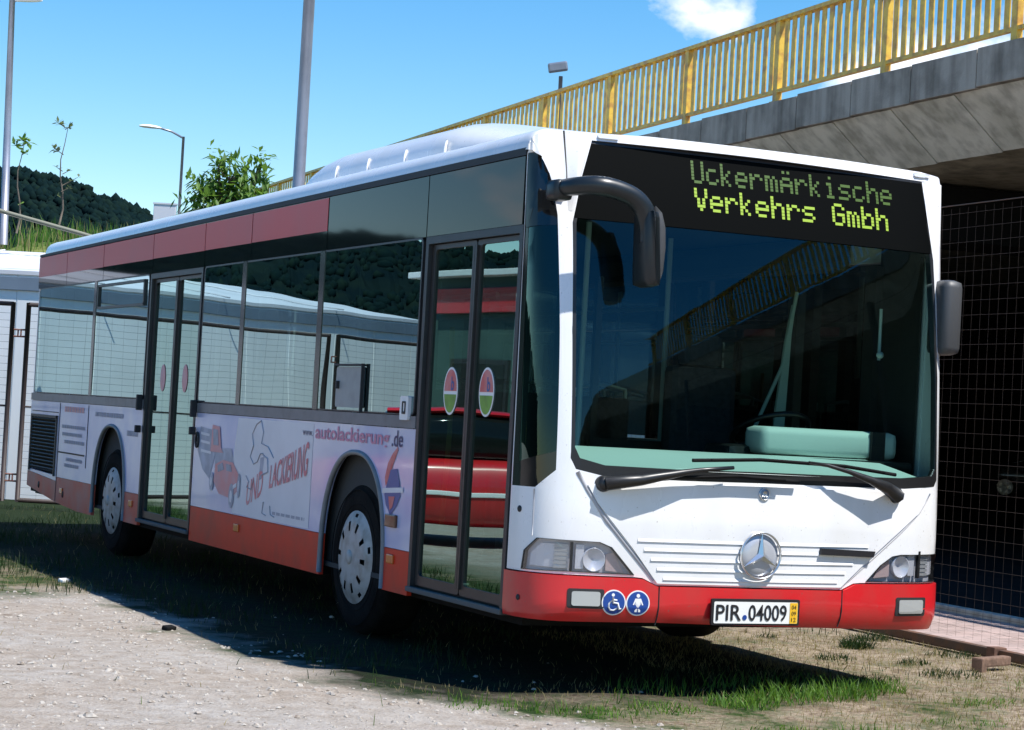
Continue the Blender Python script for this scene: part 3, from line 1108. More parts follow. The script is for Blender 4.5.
# pictogram stickers
def disc_sticker(uc, vc, r):
    bm = BM()
    sheet(bm, bump, ellipse(uc, vc, r, r, 36), w=.003, t=.002, du=.04)
    s1 = part('pictogram_sticker', bm, M['sticker_white'], bumper)
    bm = BM()
    sheet(bm, bump, ellipse(uc, vc, r * .9, r * .9, 36), w=.0045, t=.001, du=.04)
    part('blue_disc', bm, M['sticker_blue'], s1)
    return s1
sr = .0665
s1 = disc_sticker(-.818, .474, sr)
bm = BM()
def stroke(uc, vc, pts, r):
    tube(bm, [bump(uc + a * sr, vc + b * sr, .005) for a, b in pts], r, 5)
sheet(bm, bump, ellipse(-.818 - .08 * sr, .474 + .60 * sr, .13 * sr, .13 * sr, 14), w=.006, t=.001)
stroke(-.818, .474, [(-.08, .40), (-.05, -.02), (.32, -.05), (.45, -.50), (.62, -.46)], .0058)
stroke(-.818, .474, [(-.06, .22), (.26, .18)], .0048)
stroke(-.818, .474, [(-.20, .14), (-.42, -.08), (-.44, -.34), (-.26, -.58), (.02, -.60), (.26, -.42)], .0048)
part('wheelchair_sign', bm, M['sticker_white'], s1)
s2 = disc_sticker(-.684, .474, sr)
bm = BM()
sheet(bm, bump, ellipse(-.684, .474 + .58 * sr, .15 * sr, .15 * sr, 14), w=.006, t=.001)
P = lambda a, b: (-.684 + a * sr, .474 + b * sr)
sheet(bm, bump, [P(-.24, .36), P(.24, .36), P(.44, -.12), P(.34, -.16), P(.22, .12), P(.24, -.70), P(.06, -.70), P(0, -.2), P(-.06, -.70), P(-.24, -.70), P(-.22, .12), P(-.34, -.16), P(-.44, -.12)], w=.006, t=.001)
part('walker_sign', bm, M['sticker_white'], s2)
# number plate
_pc = Vector(bump(.0, .44, .022)); _px = (Vector(bump(.3, .44)) - Vector(bump(-.3, .44))).normalized(); _pn = Vector((_px.y, -_px.x, 0))
def pmap(u, v, w=0.0):
    return tuple(_pc + _px * u + Vector((0, 0, v - .44)) + _pn * (w - .016))
bm = BM()
sheet(bm, pmap, rrect(-.272, .370, .276, .509, .01), w=.016, t=.014)
np_ = part('number_plate', bm, M['ink_black'], bumper)
bm = BM()
sheet(bm, pmap, rrect(-.258, .380, .262, .494, .008), w=.019, t=.002)
part('plate_face', bm, M['plate_white'], np_)
bm = BM()
sheet(bm, pmap, [(.212, .382), (.260, .382), (.260, .492), (.212, .492)], w=.021, t=.001)
part('plate_strip', bm, M['plate_yellow'], np_)
bm = BM()
text_on(bm, pmap, 'PIR', -.246, .397, .081, .155, .022, bold=.012)
text_on(bm, pmap, '04009', -.046, .397, .081, .238, .022, bold=.012)
text_on(bm, pmap, '04', .222, .458, .022, .028, .023)
text_on(bm, pmap, '09', .222, .425, .022, .028, .023)
text_on(bm, pmap, '12', .222, .392, .022, .028, .023)
part('plate_number', bm, M['ink_black'], np_)
bm = BM()
sheet(bm, pmap, ellipse(-.069, .412, .0135, .0135, 20), w=.022, t=.001)
part('plate_seal', bm, M['sticker_blue'], np_)
# headlights
def lamp(outline, ind, par_name='headlight'):
    bm = BM()
    sheet(bm, fmap, outline, w=-.03, t=.02, du=.05, dv=.05)
    hl = part(par_name, bm, M['lamp_housing'], smooth=30)
    cu = sum(p[0] for p in outline) / len(outline); cv = sum(p[1] for p in outline) / len(outline)
    def shrink(k):
        return [(cu + (u - cu) * k, cv + (v - cv) * k) for u, v in outline]
    bm = BM()
    sheet(bm, fmap, outline, [list(reversed([(u, v) for u, v in shrink(.972)]))], w=.004, t=.03, du=.05)
    part('lamp_trim', bm, M['black_satin'], hl)
    bm = BM()
    sheet(bm, fmap, shrink(.975), w=.001, t=.004, du=.05, dv=.05, double=False)
    part('lens', bm, M['lamp_glass'], hl)
    return hl
h1 = lamp(hl_near, None)
h2 = lamp(hl_far, None)
for hl, sgn in ((h1, -1), (h2, 1)):
    bm = BM()
    for uc, vc, r in ((.93 * sgn, .69, .058),):
        c = Vector(fmap(uc, vc, -.028)); nn_ = (Vector(fmap(uc, vc, .1)) - Vector(fmap(uc, vc, 0))).normalized()
        lathe(bm, [(0.0, -.004), (r * .5, .004), (r, .022), (r * 1.06, .024), (r * 1.06, .0)], c, nn_, 26)
    sheet(bm, fmap, [(sgn * u, v) for u, v in [(1.03, .640), (.985, .640), (.985, .765), (1.03, .765)]], w=-.012, t=.012)
    part('reflector_bowl', bm, M['lamp_inner'], hl)
    bm = BM()
    sheet(bm, fmap, [(sgn * u, v) for u, v in [(.755, .625), (.86, .635), (.86, .72), (.82, .73)]], w=-.018, t=.008, du=.05)
    part('orange_lens', bm, M['lamp_orange'], hl)
    bm = BM()
    for k in range(6):
        z_ = .640 + k * .022
        sheet(bm, fmap, [(sgn * 1.075, z_), (sgn * 1.145, z_), (sgn * 1.145, z_ + .015), (sgn * 1.075, z_ + .015)], w=-.010, t=.012)
    part('indicator_ribs', bm, M['fog_white'], hl)
    bm = BM()
    sheet(bm, fmap, [(sgn * u, v) for u, v in [(1.065, .64), (1.29, .645), (1.285, .71), (1.22, .765), (1.065, .762)]], w=-.02, t=.008, du=.05)
    part('indicator_lens', bm, M['lamp_inner'], hl)
    bm = BM()
    sheet(bm, fmap, [(sgn * 1.048, .628), (sgn * 1.060, .628), (sgn * 1.060, .778), (sgn * 1.048, .778)], w=.004, t=.02)
    part('lamp_divider', bm, M['black_satin'], hl)

# windscreen and destination board
bm = BM()
sheet(bm, gmap, ws_outline, w=-.004, t=.006, du=.05, dv=.06, double=False)
for fc in bm.faces:
    fc.smooth = True
ws = part('windscreen', bm, M['screen_glass'])
bm = BM()
cu, cv = .06, 2.0
inner = []
for u, v in ws_outline:
    d = .022
    inner.append((u + (d if u < -.9 else (-d if u > 1.1 else 0)), v + (.058 if v < 1.3 else (-d if v > 2.8 else 0))))
sheet(bm, gmap, ws_outline, [list(reversed(inner))], w=.002, t=.03, du=.06)
part('windscreen_seal', bm, M['black_satin'], ws)
bm = BM()
sheet(bm, gmap, [(-1.055, 2.465), (1.19, 2.465), (1.14, 2.87), (-.94, 2.875), (-1.0, 2.69)], w=.003, t=.05, du=.06, dv=.1)
db = part('destination_board', bm, M['board_black'], smooth=30)
FONT = {
 'U': ['10001'] * 6 + ['01110'], 'V': ['10001', '10001', '10001', '01010', '01010', '01110', '00100'], 'G': ['01110', '10001', '10000', '10111', '10001', '10001', '01110'],
 'c': ['00000', '00000', '01110', '10000', '10000', '10001', '01110'], 'k': ['10000', '10000', '10010', '10100', '11000', '10100', '10010'],
 'e': ['00000', '00000', '01110', '10001', '11111', '10000', '01110'], 'r': ['00000', '00000', '10110', '11001', '10000', '10000', '10000'],
 'm': ['00000', '00000', '11010', '10101', '10101', '10101', '10101'], 'ä': ['01010', '00000', '01110', '10001', '11111', '10001', '10001'],
 'i': ['00100', '00000', '01100', '00100', '00100', '00100', '01110'], 's': ['00000', '00000', '01111', '10000', '01110', '00001', '11110'],
 'h': ['10000', '10000', '10110', '11001', '10001', '10001', '10001'], 'b': ['10000', '10000', '10110', '11001', '10001', '10001', '11110'],
 'n': ['00000', '00000', '10110', '11001', '10001', '10001', '10001'], ' ': ['00000'] * 7}
def dots(text, u0, u1, v0, v1, m):
    bm = BM()
    ncol = len(text) * 6 - 1
    pu = (u1 - u0) / ncol; pv = (v1 - v0) / 7
    for i, ch in enumerate(text):
        for r_, row in enumerate(FONT[ch]):
            for c_, bit in enumerate(row):
                if bit == '1':
                    u = u0 + .028 + (i * 6 + c_) * pu; v = v1 + .012 - (r_ + 1) * pv
                    sheet(bm, gmap, [(u, v), (u + pu * 1.06, v), (u + pu * 1.06, v + pv * .86), (u, v + pv * .86)], w=.005, t=.002, double=False)
    return part('lit_lettering', bm, m, db)
dots('Uckermärkische', -.375, .885, 2.706, 2.832, M['led_dim'])
dots('Verkehrs Gmbh', -.365, .845, 2.556, 2.682, M['led_bright'])
# near quarter window: black glass above, clear below
bm = BM()
sheet(bm, fmap, [(UL + .008, 2.40), (-1.148, 2.42), (-1.148, 2.472), (-1.185, 2.687), (-1.235, 2.775), (-1.319, 2.80), (UL + .008, 2.795)], w=-.002, t=.01, du=.05, dv=.1)
sheet(bm, fmap, [(UL + .008, 1.048), (-1.266, 1.049), (-1.154, 1.143), (-1.153, 1.24), (UL + .008, 1.16)], w=-.002, t=.01, du=.05)
sheet(bm, fmap, [(UL + .008, 1.16), (-1.40, 1.163), (-1.40, 2.40), (UL + .008, 2.40)], w=-.002, t=.01, du=.05)
qf = part('quarter_window_border', bm, M['black_gloss'], smooth=30)
bm = BM()
sheet(bm, fmap, [(-1.40, 1.163), (-1.153, 1.24), (-1.146, 1.868), (-1.148, 2.42), (-1.40, 2.40)], w=-.004, t=.006, du=.04, dv=.1, double=False)
for fc in bm.faces:
    fc.smooth = True
part('quarter_window', bm, M['door_glass'])
# marker lamps over the windscreen
for u0, u1 in ((-.90, -.78), (1.085, 1.20)):
    bm = BM()
    sheet(bm, fmap, rrect(u0, 2.908, u1, 2.932, .01), w=.012, t=.02, du=.04)
    part('marker_lamp', bm, M['lamp_inner'])

# ------------------------------------------------------------------ roof
outline = []
for i in range(46):
    outline.append(('f', -1.516 + 3.032 * i / 45))
ys_r = [.44 + (REAR - .25 - .44) * k / 24 for k in range(1, 25)]
loops = []
FR = [(0, -.002), (.28, .004), (.52, .022), (.70, .05), (.84, .10), (.93, .19), (.98, .42), (1.0, .85)]
bm = BM()
for fz, d in FR:
    ring = []
    def put(X, Y, front):
        zs = (2.818 - .064 * Y / REAR) + (2.908 - 2.818) * front ** 1.5
        zt_ = 2.955 - .06 * max(0, (Y - 1)) / REAR
        z = zs + (zt_ - zs) * fz
        sp = Vector((1.275 if not 0 else 0, min(max(Y, 1.35), REAR - 1.2), 0))
        sp.x = XC
        v = Vector((X, Y, 0)) - sp
        L = v.length
        v = v * max(0.02, (L - d) / L)
        return bm.verts.new((sp.x + v.x, sp.y + v.y, z))
    for k, u in outline:
        X, Y, nx, ny = plan(u)
        fr = max(0, -ny) ** .8
        ring.append(put(X - nx * .0, Y + prof(2.93) * fr, fr))
    for y in ys_r:
        ring.append(put(XF, y, 0))
    for k in range(1, 8):
        a = pi / 2 * k / 7
        ring.append(put(XF - .25 + .25 * cos(a), REAR - .25 + .25 * sin(a), 0))
    for k in range(0, 7):
        a = pi / 2 + pi / 2 * k / 7
        ring.append(put(.25 + .25 * cos(a), REAR - .25 + .25 * sin(a), 0))
    ring.append(put(0, REAR - .25, 0))
    for y in reversed(ys_r[:-1]):
        ring.append(put(0, y, 0))
    loops.append(ring)
for a, b in zip(loops, loops[1:]):
    n = len(a)
    for i in range(n):
        bm.faces.new((a[i], a[(i + 1) % n], b[(i + 1) % n], b[i]))
bm.faces.new(loops[-1])
bmesh.ops.recalc_face_normals(bm, faces=bm.faces)
roof = part('roof', bm, M['bus_white'], smooth=50)
# air conditioning hood: smooth shell over ribs
bm = BM()
def hood_z(t):
    return t
secs = []
ystn = [.62, .9, 1.2, 1.55, 1.9, 2.2, 2.4, 2.6, 3.0, 3.6, 4.1, 4.4, 4.65, 4.8, 4.9, 4.95]
for y in ystn:
    HH = .315
    if y < 2.4:
        h = HH * ((y - .6) / 1.8) ** .85
    elif y > 4.4:
        h = HH * math.sqrt(max(0, 1 - ((y - 4.4) / .56) ** 2))
    else:
        h = HH
    h = max(h, .002)
    wd = .985 if y > 2.4 else .985 - .10 * (2.4 - y)
    row = []
    for k in range(17):
        a = pi * k / 16
        e = .66
        x = XC - wd * (abs(cos(a)) ** .46) * (1 if cos(a) >= 0 else -1)
        row.append(bm.verts.new((x, y, 2.93 + h * (sin(a) ** e))))
    secs.append(row)
for a, b in zip(secs, secs[1:]):
    for k in range(16):
        bm.faces.new((a[k], a[k + 1], b[k + 1], b[k]))
bm.faces.new(list(reversed(secs[0]))); bm.faces.new(secs[-1])
bmesh.ops.recalc_face_normals(bm, faces=bm.faces)
ac = part('air_conditioning_hood', bm, M['bus_white'], roof, smooth=40)
for y in (2.3, 2.95, 3.6, 4.2):
    bm = BM()
    pts = []
    for k in range(0, 9):
        a = pi * (.10 + k * .20) / 16
        pts.append((XC - .988 * (abs(cos(a)) ** .46), y + .02 * k / 5, 2.93 + .317 * (sin(a) ** .66)))
    tube(bm, pts, .0095, 6)
    part('hood_rib', bm, M['bus_white'], roof)

# far side and rear, simpler
bm = BM()
sheet(bm, farmap, [(.44, .34), (AF - ARCH_A, .34)] + list(reversed(arch_line(AF, .35)))[1:-1] + [(AF + ARCH_A, .34), (AR - ARCH_A, .34)] + list(reversed(arch_line(AR, .35)))[1:-1] + [(AR + ARCH_A, .34), (REAR - .2, .42), (REAR - .2, 2.74), (.44, 2.80)],
      [[(.9, 1.3), (.9, 2.45), (11.4, 2.45), (11.4, 1.3)]], t=.03)
box(bm, (XC, REAR - .01, 1.60), (XF - .02, .03, 2.30), bevel=.01)
part('far_side_and_rear_wall', bm, M['bus_white'])
for y0, y1 in ((.92, 3.4), (3.44, 6.0), (6.04, 8.6), (8.64, 11.38)):
    bm = BM()
    sheet(bm, farmap, [(y0, 1.32), (y1, 1.32), (y1, 2.44), (y0, 2.44)], w=-.01, t=.004, double=False)
    part('side_window', bm, M['far_glass'])

# ------------------------------------------------------------------ cabin
bm = BM()
box(bm, (XC, 6.0, .395), (XF - .1, 11.0, .03))
for yc in (AF, AR):
    for x in (.34, XF - .34):
        box(bm, (x, yc, .78), (.52, 1.36, .82), bevel=.05)
box(bm, (XC, 11.0, .75), (XF - .1, 1.2, .7))
part('cabin_floor', bm, M['floor_dark'])
bm = BM()
box(bm, (XC, 6.0, 2.62), (XF - .12, 10.9, .04))
box(bm, (.16, 6.3, 2.5), (.24, 10.2, .2), bevel=.05)
box(bm, (XF - .16, 6.3, 2.5), (.24, 10.2, .2), bevel=.05)
link_each('ceiling', bm, M['ceiling_grey'], bus)
seat0 = None
def seat(x, y, face=1):
    bm = BM()
    box(bm, (x, y, .86), (.43, .42, .09), bevel=.03)
    box(bm, (x, y + .24 * face, 1.22), (.42, .08, .72), rot=None, bevel=.03)
    o = part('passenger_seat', bm, M['seat_blue'])
    bm = BM()
    tube(bm, [(x - .19, y + .24 * face, 1.4), (x - .18, y + .24 * face, 1.64), (x, y + .24 * face, 1.67), (x + .18, y + .24 * face, 1.64), (x + .19, y + .24 * face, 1.4)], .016, 6)
    tube(bm, [(x, y, .84), (x, y + .05, .4)], .04, 6)
    part('grab_rail', bm, M['pole_pale'], o)
for y in (3.6, 4.4, 5.2, 8.0, 8.8, 9.6, 10.3):
    for x in (.32, .78, XF - .78, XF - .32):
        if x < 1 and (y < 3.7):
            continue
        seat(x, y)
bm = BM()
for x, y in ((1.05, 1.7), (1.9, 2.2), (.5, 4.0), (2.1, 4.0), (.95, 6.2), (.95, 7.4), (1.9, 6.8), (2.0, 9.2)):
    tube(bm, [(x, y, .4), (x, y, 2.6)], .018, 8)
tube(bm, [(1.9, 2.2, 2.15), (1.9, 10.3, 2.15)], .016, 8)
tube(bm, [(.7, 2.2, 2.15), (.7, 10.3, 2.15)], .016, 8)
link_each('grab_pole', bm, M['pole_pale'], bus)
# driver's place
bm = BM()
sheet(bm, lambda u, v, w=0: tuple(Vector(fmap(u, 1.15, -.03 - v)) + Vector((0, 0, .02 - w * 0 + .28 * (v if v < .35 else .35)))), [(-1.08, 0), (1.16, 0), (1.10, .45), (-.98, .45)], t=.01, du=.08, dv=.1, double=False)
part('dashboard', bm, M['dash_grey'], smooth=40)
bm = BM()
box(bm, (2.07, .62, 1.35), (.92, .22, .16), bevel=.045)
ins = part('instrument_binnacle', bm, M['dash_grey'], smooth=40)
bm = BM()
box(bm, (2.38, .505, 1.345), (.10, .012, .17))
part('binnacle_strap', bm, M['ink_black'], ins)
bm = BM()
box(bm, (2.02, .80, 1.02), (1.1, .3, .6), bevel=.05)
box(bm, (2.0, .50, 1.235), (1.15, .16, .06), bevel=.025)
part('driver_console', bm, M['black_satin'])
bm = BM()
for x_ in (.03, XF - .04):
    sheet(bm, lambda u, v, w=0: (x_ + w, u, v), [(.46, .4), (.88, .4), (.88, 2.75), (.46, 2.75)] if x_ > 1 else [(1.72, .4), (1.80, .4), (1.80, 2.4), (1.72, 2.4)], t=.01)
link_each('cabin_lining', bm, M['frame_brown'], bus)
bm = BM()
rot = Matrix.Rotation(R(-28), 3, 'X')
cw = Vector((1.95, .98, 1.40))
tube(bm, [cw + rot @ Vector((.23 * cos(2 * pi * k / 32), .23 * sin(2 * pi * k / 32), 0)) for k in range(33)], .017, 8)
for an in (0, 2.1, 4.2):
    tube(bm, [cw + rot @ Vector((0, 0, -.03)), cw + rot @ Vector((.23 * cos(an), .23 * sin(an), 0))], .014, 6)
tube(bm, [cw + Vector((0, 0, -.02)), cw + Vector((0, -.25, -.4))], .04, 8)
part('steering_wheel', bm, M['black_satin'])
bm = BM()
box(bm, (1.95, 1.55, .95), (.5, .48, .12), bevel=.04); box(bm, (1.95, 1.82, 1.38), (.48, .12, .8), bevel=.05); box(bm, (1.95, 1.84, 1.88), (.28, .1, .2), bevel=.04)
part('driver_seat', bm, M['seat_blue'])
bm = BM()
sheet(bm, lambda u, v, w=0: (u, 2.02 + w, v), [(1.30, .4), (2.0, .4), (2.0, 1.3), (1.3, 1.3)], t=.03)
box(bm, (1.3, 2.0, 1.35), (.04, .04, 1.9))
part('driver_partition', bm, M['frame_brown'])
bm = BM()
sheet(bm, lambda u, v, w=0: (u, 1.35 + w, v), [(2.19, 1.40), (2.27, 1.42), (2.29, 2.0), (2.31, 2.18), (2.29, 2.18), (2.25, 1.95)], t=.02)
tube(bm, [(2.06, 1.33, 1.42), (2.24, 1.34, 1.80), (2.32, 1.34, 2.26)], .012, 6)
part('sun_blind', bm, M['blind'])
bm = BM()
tube(bm, [(2.44, .62, 1.85), (2.44, .62, 2.15)], .010, 6); lathe(bm, [(0, .03), (.02, .02), (.02, 0)], (2.44, .62, 1.88), (0, -1, 0), 10)
part('mirror_bracket', bm, M['pole_pale'])

# ------------------------------------------------------------------ wheels
def wheel(x, yc, side):
    ax = (-side, 0, 0)
    root = bpy.data.objects.new('wheel', None)
    root.location = (x, yc, .478)
    COL.objects.link(root)
    parent_to(root, bus)
    c = (x, yc, .478)
    bm = BM()
    lathe(bm, [(.285, .0), (.300, .012), (.40, .010), (.445, -.01), (.472, -.04), (.478, -.06), (.478, -.24), (.46, -.28), (.3, -.29)], c, ax, 56)
    for rr in (.33, .42):
        lathe(bm, [(rr + .004 * cos(2 * pi * k / 6), .012 + .003 * sin(2 * pi * k / 6)) for k in range(7)], c, ax, 48)
    part('tyre', bm, M['tyre'], root)
    # full-disc trim with two rings of slots
    bm = BM()
    n = 40
    def wp(r, a):
        h = .055 - .25 * r * r if r < .22 else .043 - .42 * (r - .22)
        return Vector((x - side * h, yc + r * cos(a), .478 + r * sin(a)))
    radii = [0, .05, .09, .13, .165, .195, .225, .25, .272, .29]
    rings = []
    for r in radii:
        rings.append([bm.verts.new(wp(0, 0))] if r == 0 else [bm.verts.new(wp(r, 2 * pi * j / n)) for j in range(n)])
    for ri, (a, b) in enumerate(zip(rings, rings[1:])):
        for j in range(n):
            k = (j + 1) % n
            slot_ = (ri in (4, 5) and j % 4 == 0) or (ri in (7,) and j % 4 == 2 and j % 8 == 2)
            if slot_:
                continue
            if len(a) == 1:
                bm.faces.new((a[0], b[j], b[k]))
            else:
                bm.faces.new((a[j], b[j], b[k], a[k]))
    lathe(bm, [(.0, .068), (.035, .066), (.045, .058), (.045, .04)], c, ax, 20)
    part('wheel_trim', bm, M['hub_grey'], root, smooth=35)
    bm = BM()
    lathe(bm, [(0, -.02), (.285, -.03), (.295, .0)], c, ax, 32)
    part('rim', bm, M['rubber'], root)
for yc in (AF + .045, AR + .03):
    wheel(.065, yc, 1)
    wheel(XF - .065, yc, -1)

# ------------------------------------------------------------------ mirrors and wipers
mroot = bpy.data.objects.new('door_side_mirror', None)
mroot.location = (.09, .2, 2.6)
COL.objects.link(mroot)
parent_to(mroot, bus)
bm = BM()
arm_p = [(.09, .20, 2.60), (.12, .06, 2.605), (.20, -.015, 2.61), (.30, -.03, 2.60), (.40, -.035, 2.57), (.468, -.035, 2.515), (.505, -.035, 2.43), (.512, -.035, 2.34)]
# smooth the bend
sm = []
for i in range(len(arm_p) - 1):
    p0 = Vector(arm_p[max(0, i - 1)]); p1 = Vector(arm_p[i]); p2 = Vector(arm_p[i + 1]); p3 = Vector(arm_p[min(len(arm_p) - 1, i + 2)])
    for k in range(5):
        t = k / 5
        sm.append(.5 * ((2 * p1) + (-p0 + p2) * t + (2 * p0 - 5 * p1 + 4 * p2 - p3) * t * t + (-p0 + 3 * p1 - 3 * p2 + p3) * t ** 3))
sm.append(Vector(arm_p[-1]))
tube(bm, sm, [.045 + .008 * min(1, i / 12) for i in range(len(sm))], 12)
box(bm, (.09, .19, 2.59), (.11, .13, .11), bevel=.03)
part('mirror_arm', bm, M['mirror_black'], mroot, smooth=50)
bm = BM()
box(bm, (.508, -.02, 2.31), (.088, .20, .40), rot=Matrix.Rotation(R(-3), 3, 'Y'), bevel=.042, taper=(.9, .9))
part('mirror_housing', bm, M['mirror_black'], mroot, smooth=60)
bm = BM()
tube(bm, [(.515, -.05, 2.525), (.540, -.05, 2.49), (.556, -.05, 2.42), (.560, -.05, 2.32), (.555, -.05, 2.20), (.548, -.05, 2.125)], [.018, .030, .036, .038, .036, .022], 12)
part('mirror_back_shell', bm, M['mirror_grey'], mroot, smooth=60)
m2 = bpy.data.objects.new('driver_side_mirror', None)
m2.location = (XF, .3, 2.1)
COL.objects.link(m2)
parent_to(m2, bus)
bm = BM()
box(bm, (XF - .02, .27, 2.105), (.13, .18, .43), bevel=.045)
part('mirror_housing', bm, M['mirror_grey'], m2, smooth=60)
bm = BM()
tube(bm, [(XF - .02, .36, 2.22), (XF + .02, .30, 2.22)], .03, 8)
part('mirror_arm', bm, M['mirror_black'], m2)

def wiper(arm, blade, base):
    root = bpy.data.objects.new('wiper', None)
    root.location = fmap(*base)
    COL.objects.link(root)
    parent_to(root, bus)
    bm = BM()
    tube(bm, [fmap(*q) for q in arm[0]], arm[1], 7)
    b = Vector(fmap(*base))
    lathe(bm, [(0, .03), (.03, .028), (.04, .01), (.045, -.03)], b, (0, -1, .1), 16)
    part('wiper_arm', bm, M['black_satin'], root, smooth=50)
    bm = BM()
    pts = []
    for (a, b_) in zip(blade, blade[1:]):
        for k in range(8):
            t = k / 8
            pts.append(fmap(*[a[i] + (b_[i] - a[i]) * t for i in range(3)]))
    pts.append(fmap(*blade[-1]))
    tube(bm, pts, .011, 6)
    tube(bm, [Vector(p) + Vector((0, -.018, .002)) for p in pts[2:-2]], .007, 5)
    part('wiper_blade', bm, M['rubber'], root)
wiper(([(-.90, 1.085, .035), (-.72, 1.115, .085), (-.55, 1.15, .085), (-.38, 1.180, .07), (-.18, 1.20, .055)], [.038, .030, .022, .013, .010]),
      [(-.80, 1.095, .04), (-.5, 1.135, .045), (-.15, 1.155, .045), (.22, 1.14, .04)], (-.90, 1.085, .02))
wiper(([(.855, 1.085, .035), (.73, 1.130, .09), (.63, 1.165, .09), (.50, 1.205, .085), (.38, 1.235, .06), (.27, 1.245, .05)], [.042, .034, .022, .013, .011, .009]),
      [(-.41, 1.228, .03), (.0, 1.248, .03), (.5, 1.235, .03), (.84, 1.20, .03)], (.855, 1.085, .02))

# ------------------------------------------------------------------ ground materials
def ground_material():
    m = bpy.data.materials.new('ground_soil')
    m.use_nodes = True
    nt = m.node_tree
    b = nt.nodes['Principled BSDF']
    b.inputs['Roughness'].default_value = 0.95
    b.inputs['Specular IOR Level'].default_value = 0.15
    L = nt.links.new
    ge = nt.nodes.new('ShaderNodeNewGeometry')
    sx = nt.nodes.new('ShaderNodeSeparateXYZ')
    L(ge.outputs['Position'], sx.inputs[0])
    def noise(scale, det=6, rough=.55):
        n = nt.nodes.new('ShaderNodeTexNoise')
        n.inputs['Scale'].default_value = scale
        n.inputs['Detail'].default_value = det
        n.inputs['Roughness'].default_value = rough
        L(ge.outputs['Position'], n.inputs['Vector'])
        return n.outputs['Fac']
    def mth(op, a, b_=0.0, c=None, clamp=False):
        n = nt.nodes.new('ShaderNodeMath'); n.operation = op; n.use_clamp = clamp
        for i, v in enumerate((a, b_) if c is None else (a, b_, c)):
            if hasattr(v, 'links'):
                L(v, n.inputs[i])
            else:
                n.inputs[i].default_value = v
        return n.outputs[0]
    def ramp(f, stops):
        r = nt.nodes.new('ShaderNodeValToRGB')
        cr = r.color_ramp
        while len(cr.elements) < len(stops):
            cr.elements.new(.5)
        for e, (p, c) in zip(cr.elements, stops):
            e.position = p; e.color = rgb(c)
        L(f, r.inputs[0])
        return r.outputs[0]
    def mix(f, a, b_):
        n = nt.nodes.new('ShaderNodeMix'); n.data_type = 'RGBA'
        L(f, n.inputs[0]); L(a, n.inputs[6]); L(b_, n.inputs[7])
        return n.outputs[2]
    X, Y = sx.outputs[0], sx.outputs[1]
    n1 = noise(1.3); n2 = noise(9); n3 = noise(55, 4); n4 = noise(.35, 4)
    wob = mth('MULTIPLY_ADD', n1, 1.6, -.8)
    wob2 = mth('MULTIPLY_ADD', n2, .5, -.25)
    # gravel lies left of a wandering line, nearer than the grassy strip
    T = mth('ADD', mth('MULTIPLY', mth('MAXIMUM', mth('SUBTRACT', .8, Y), 0.0), .66), -.86)
    gx = mth('SUBTRACT', T, mth('ADD', X, mth('ADD', wob, wob2)))
    g1 = mth('MULTIPLY_ADD', gx, 2.2, .5, True)
    gy = mth('SUBTRACT', 5.1, mth('ADD', Y, mth('ADD', mth('MULTIPLY', wob, 1.4), wob2)))
    g2 = mth('MULTIPLY_ADD', gy, 1.2, .5, True)
    far = mth('MULTIPLY_ADD', mth('SUBTRACT', mth('ADD', mth('MULTIPLY', X, -1.0), wob), 3.2), 1.0, .5, True)
    g = mth('MAXIMUM', mth('MULTIPLY', g1, g2), mth('MULTIPLY', g1, far))
    gravel = ramp(n3, [(.3, (.235, .198, .168)), (.48, (.31, .28, .25)), (.62, (.37, .345, .315)), (.8, (.46, .44, .41))])
    gravel2 = ramp(n2, [(.3, (.24, .20, .16)), (.55, (.35, .32, .29)), (.75, (.42, .40, .375))])
    gv = mix(mth('MULTIPLY', n4, 1.1, None, True), gravel, gravel2)
    # trodden patches: tan earth showing through, and the odd damp brown spot
    n6 = noise(.9, 7, .6)
    patch = mth('MULTIPLY_ADD', mth('SUBTRACT', n6, .50), 5.0, .5, True)
    tan = ramp(mth('ADD', mth('MULTIPLY', n2, .4), mth('MULTIPLY', n3, .6)), [(.35, (.17, .13, .095)), (.5, (.28, .225, .175)), (.7, (.40, .345, .285))])
    gv = mix(mth('MULTIPLY', patch, .5), gv, tan)
    n7 = noise(2.3, 5, .6)
    damp_ = mth('MULTIPLY_ADD', mth('SUBTRACT', n7, .66), 9.0, 0.0, True)
    brown = ramp(n2, [(.3, (.09, .055, .03)), (.7, (.19, .13, .075))])
    gv = mix(mth('MULTIPLY', damp_, .8), gv, brown)
    n5 = noise(26, 6, .7)
    dirt = ramp(mth('ADD', mth('MULTIPLY', n2, .5), mth('MULTIPLY', n5, .5)), [(.34, (.07, .048, .030)), (.44, (.17, .13, .09)), (.54, (.31, .25, .185)), (.66, (.44, .385, .31))])
    green = ramp(n3, [(.3, (.012, .028, .006)), (.55, (.028, .056, .011)), (.8, (.075, .105, .028))])
    gm = mth('MULTIPLY_ADD', mth('SUBTRACT', mth('ADD', mth('MULTIPLY', n1, .6), mth('MULTIPLY', n2, .6)), mth('MULTIPLY_ADD', X, .03, .60)), 5.0, .5, True)
    back = mth('MULTIPLY_ADD', mth('SUBTRACT', Y, 7.0), .3, .0, True)
    gm = mth('MAXIMUM', gm, back)
    shade_soil = ramp(mth('ADD', mth('MULTIPLY', n2, .5), mth('MULTIPLY', n5, .5)), [(.3, (.006, .005, .004)), (.55, (.016, .014, .009)), (.75, (.036, .032, .021))])
    # bus shade put into the colour: darker than the bare patch by the fence
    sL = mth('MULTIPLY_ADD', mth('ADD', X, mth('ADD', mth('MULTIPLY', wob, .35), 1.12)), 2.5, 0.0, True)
    sR = mth('MULTIPLY_ADD', mth('SUBTRACT', 2.55, mth('ADD', X, mth('MULTIPLY', wob, .8))), 1.6, 0.0, True)
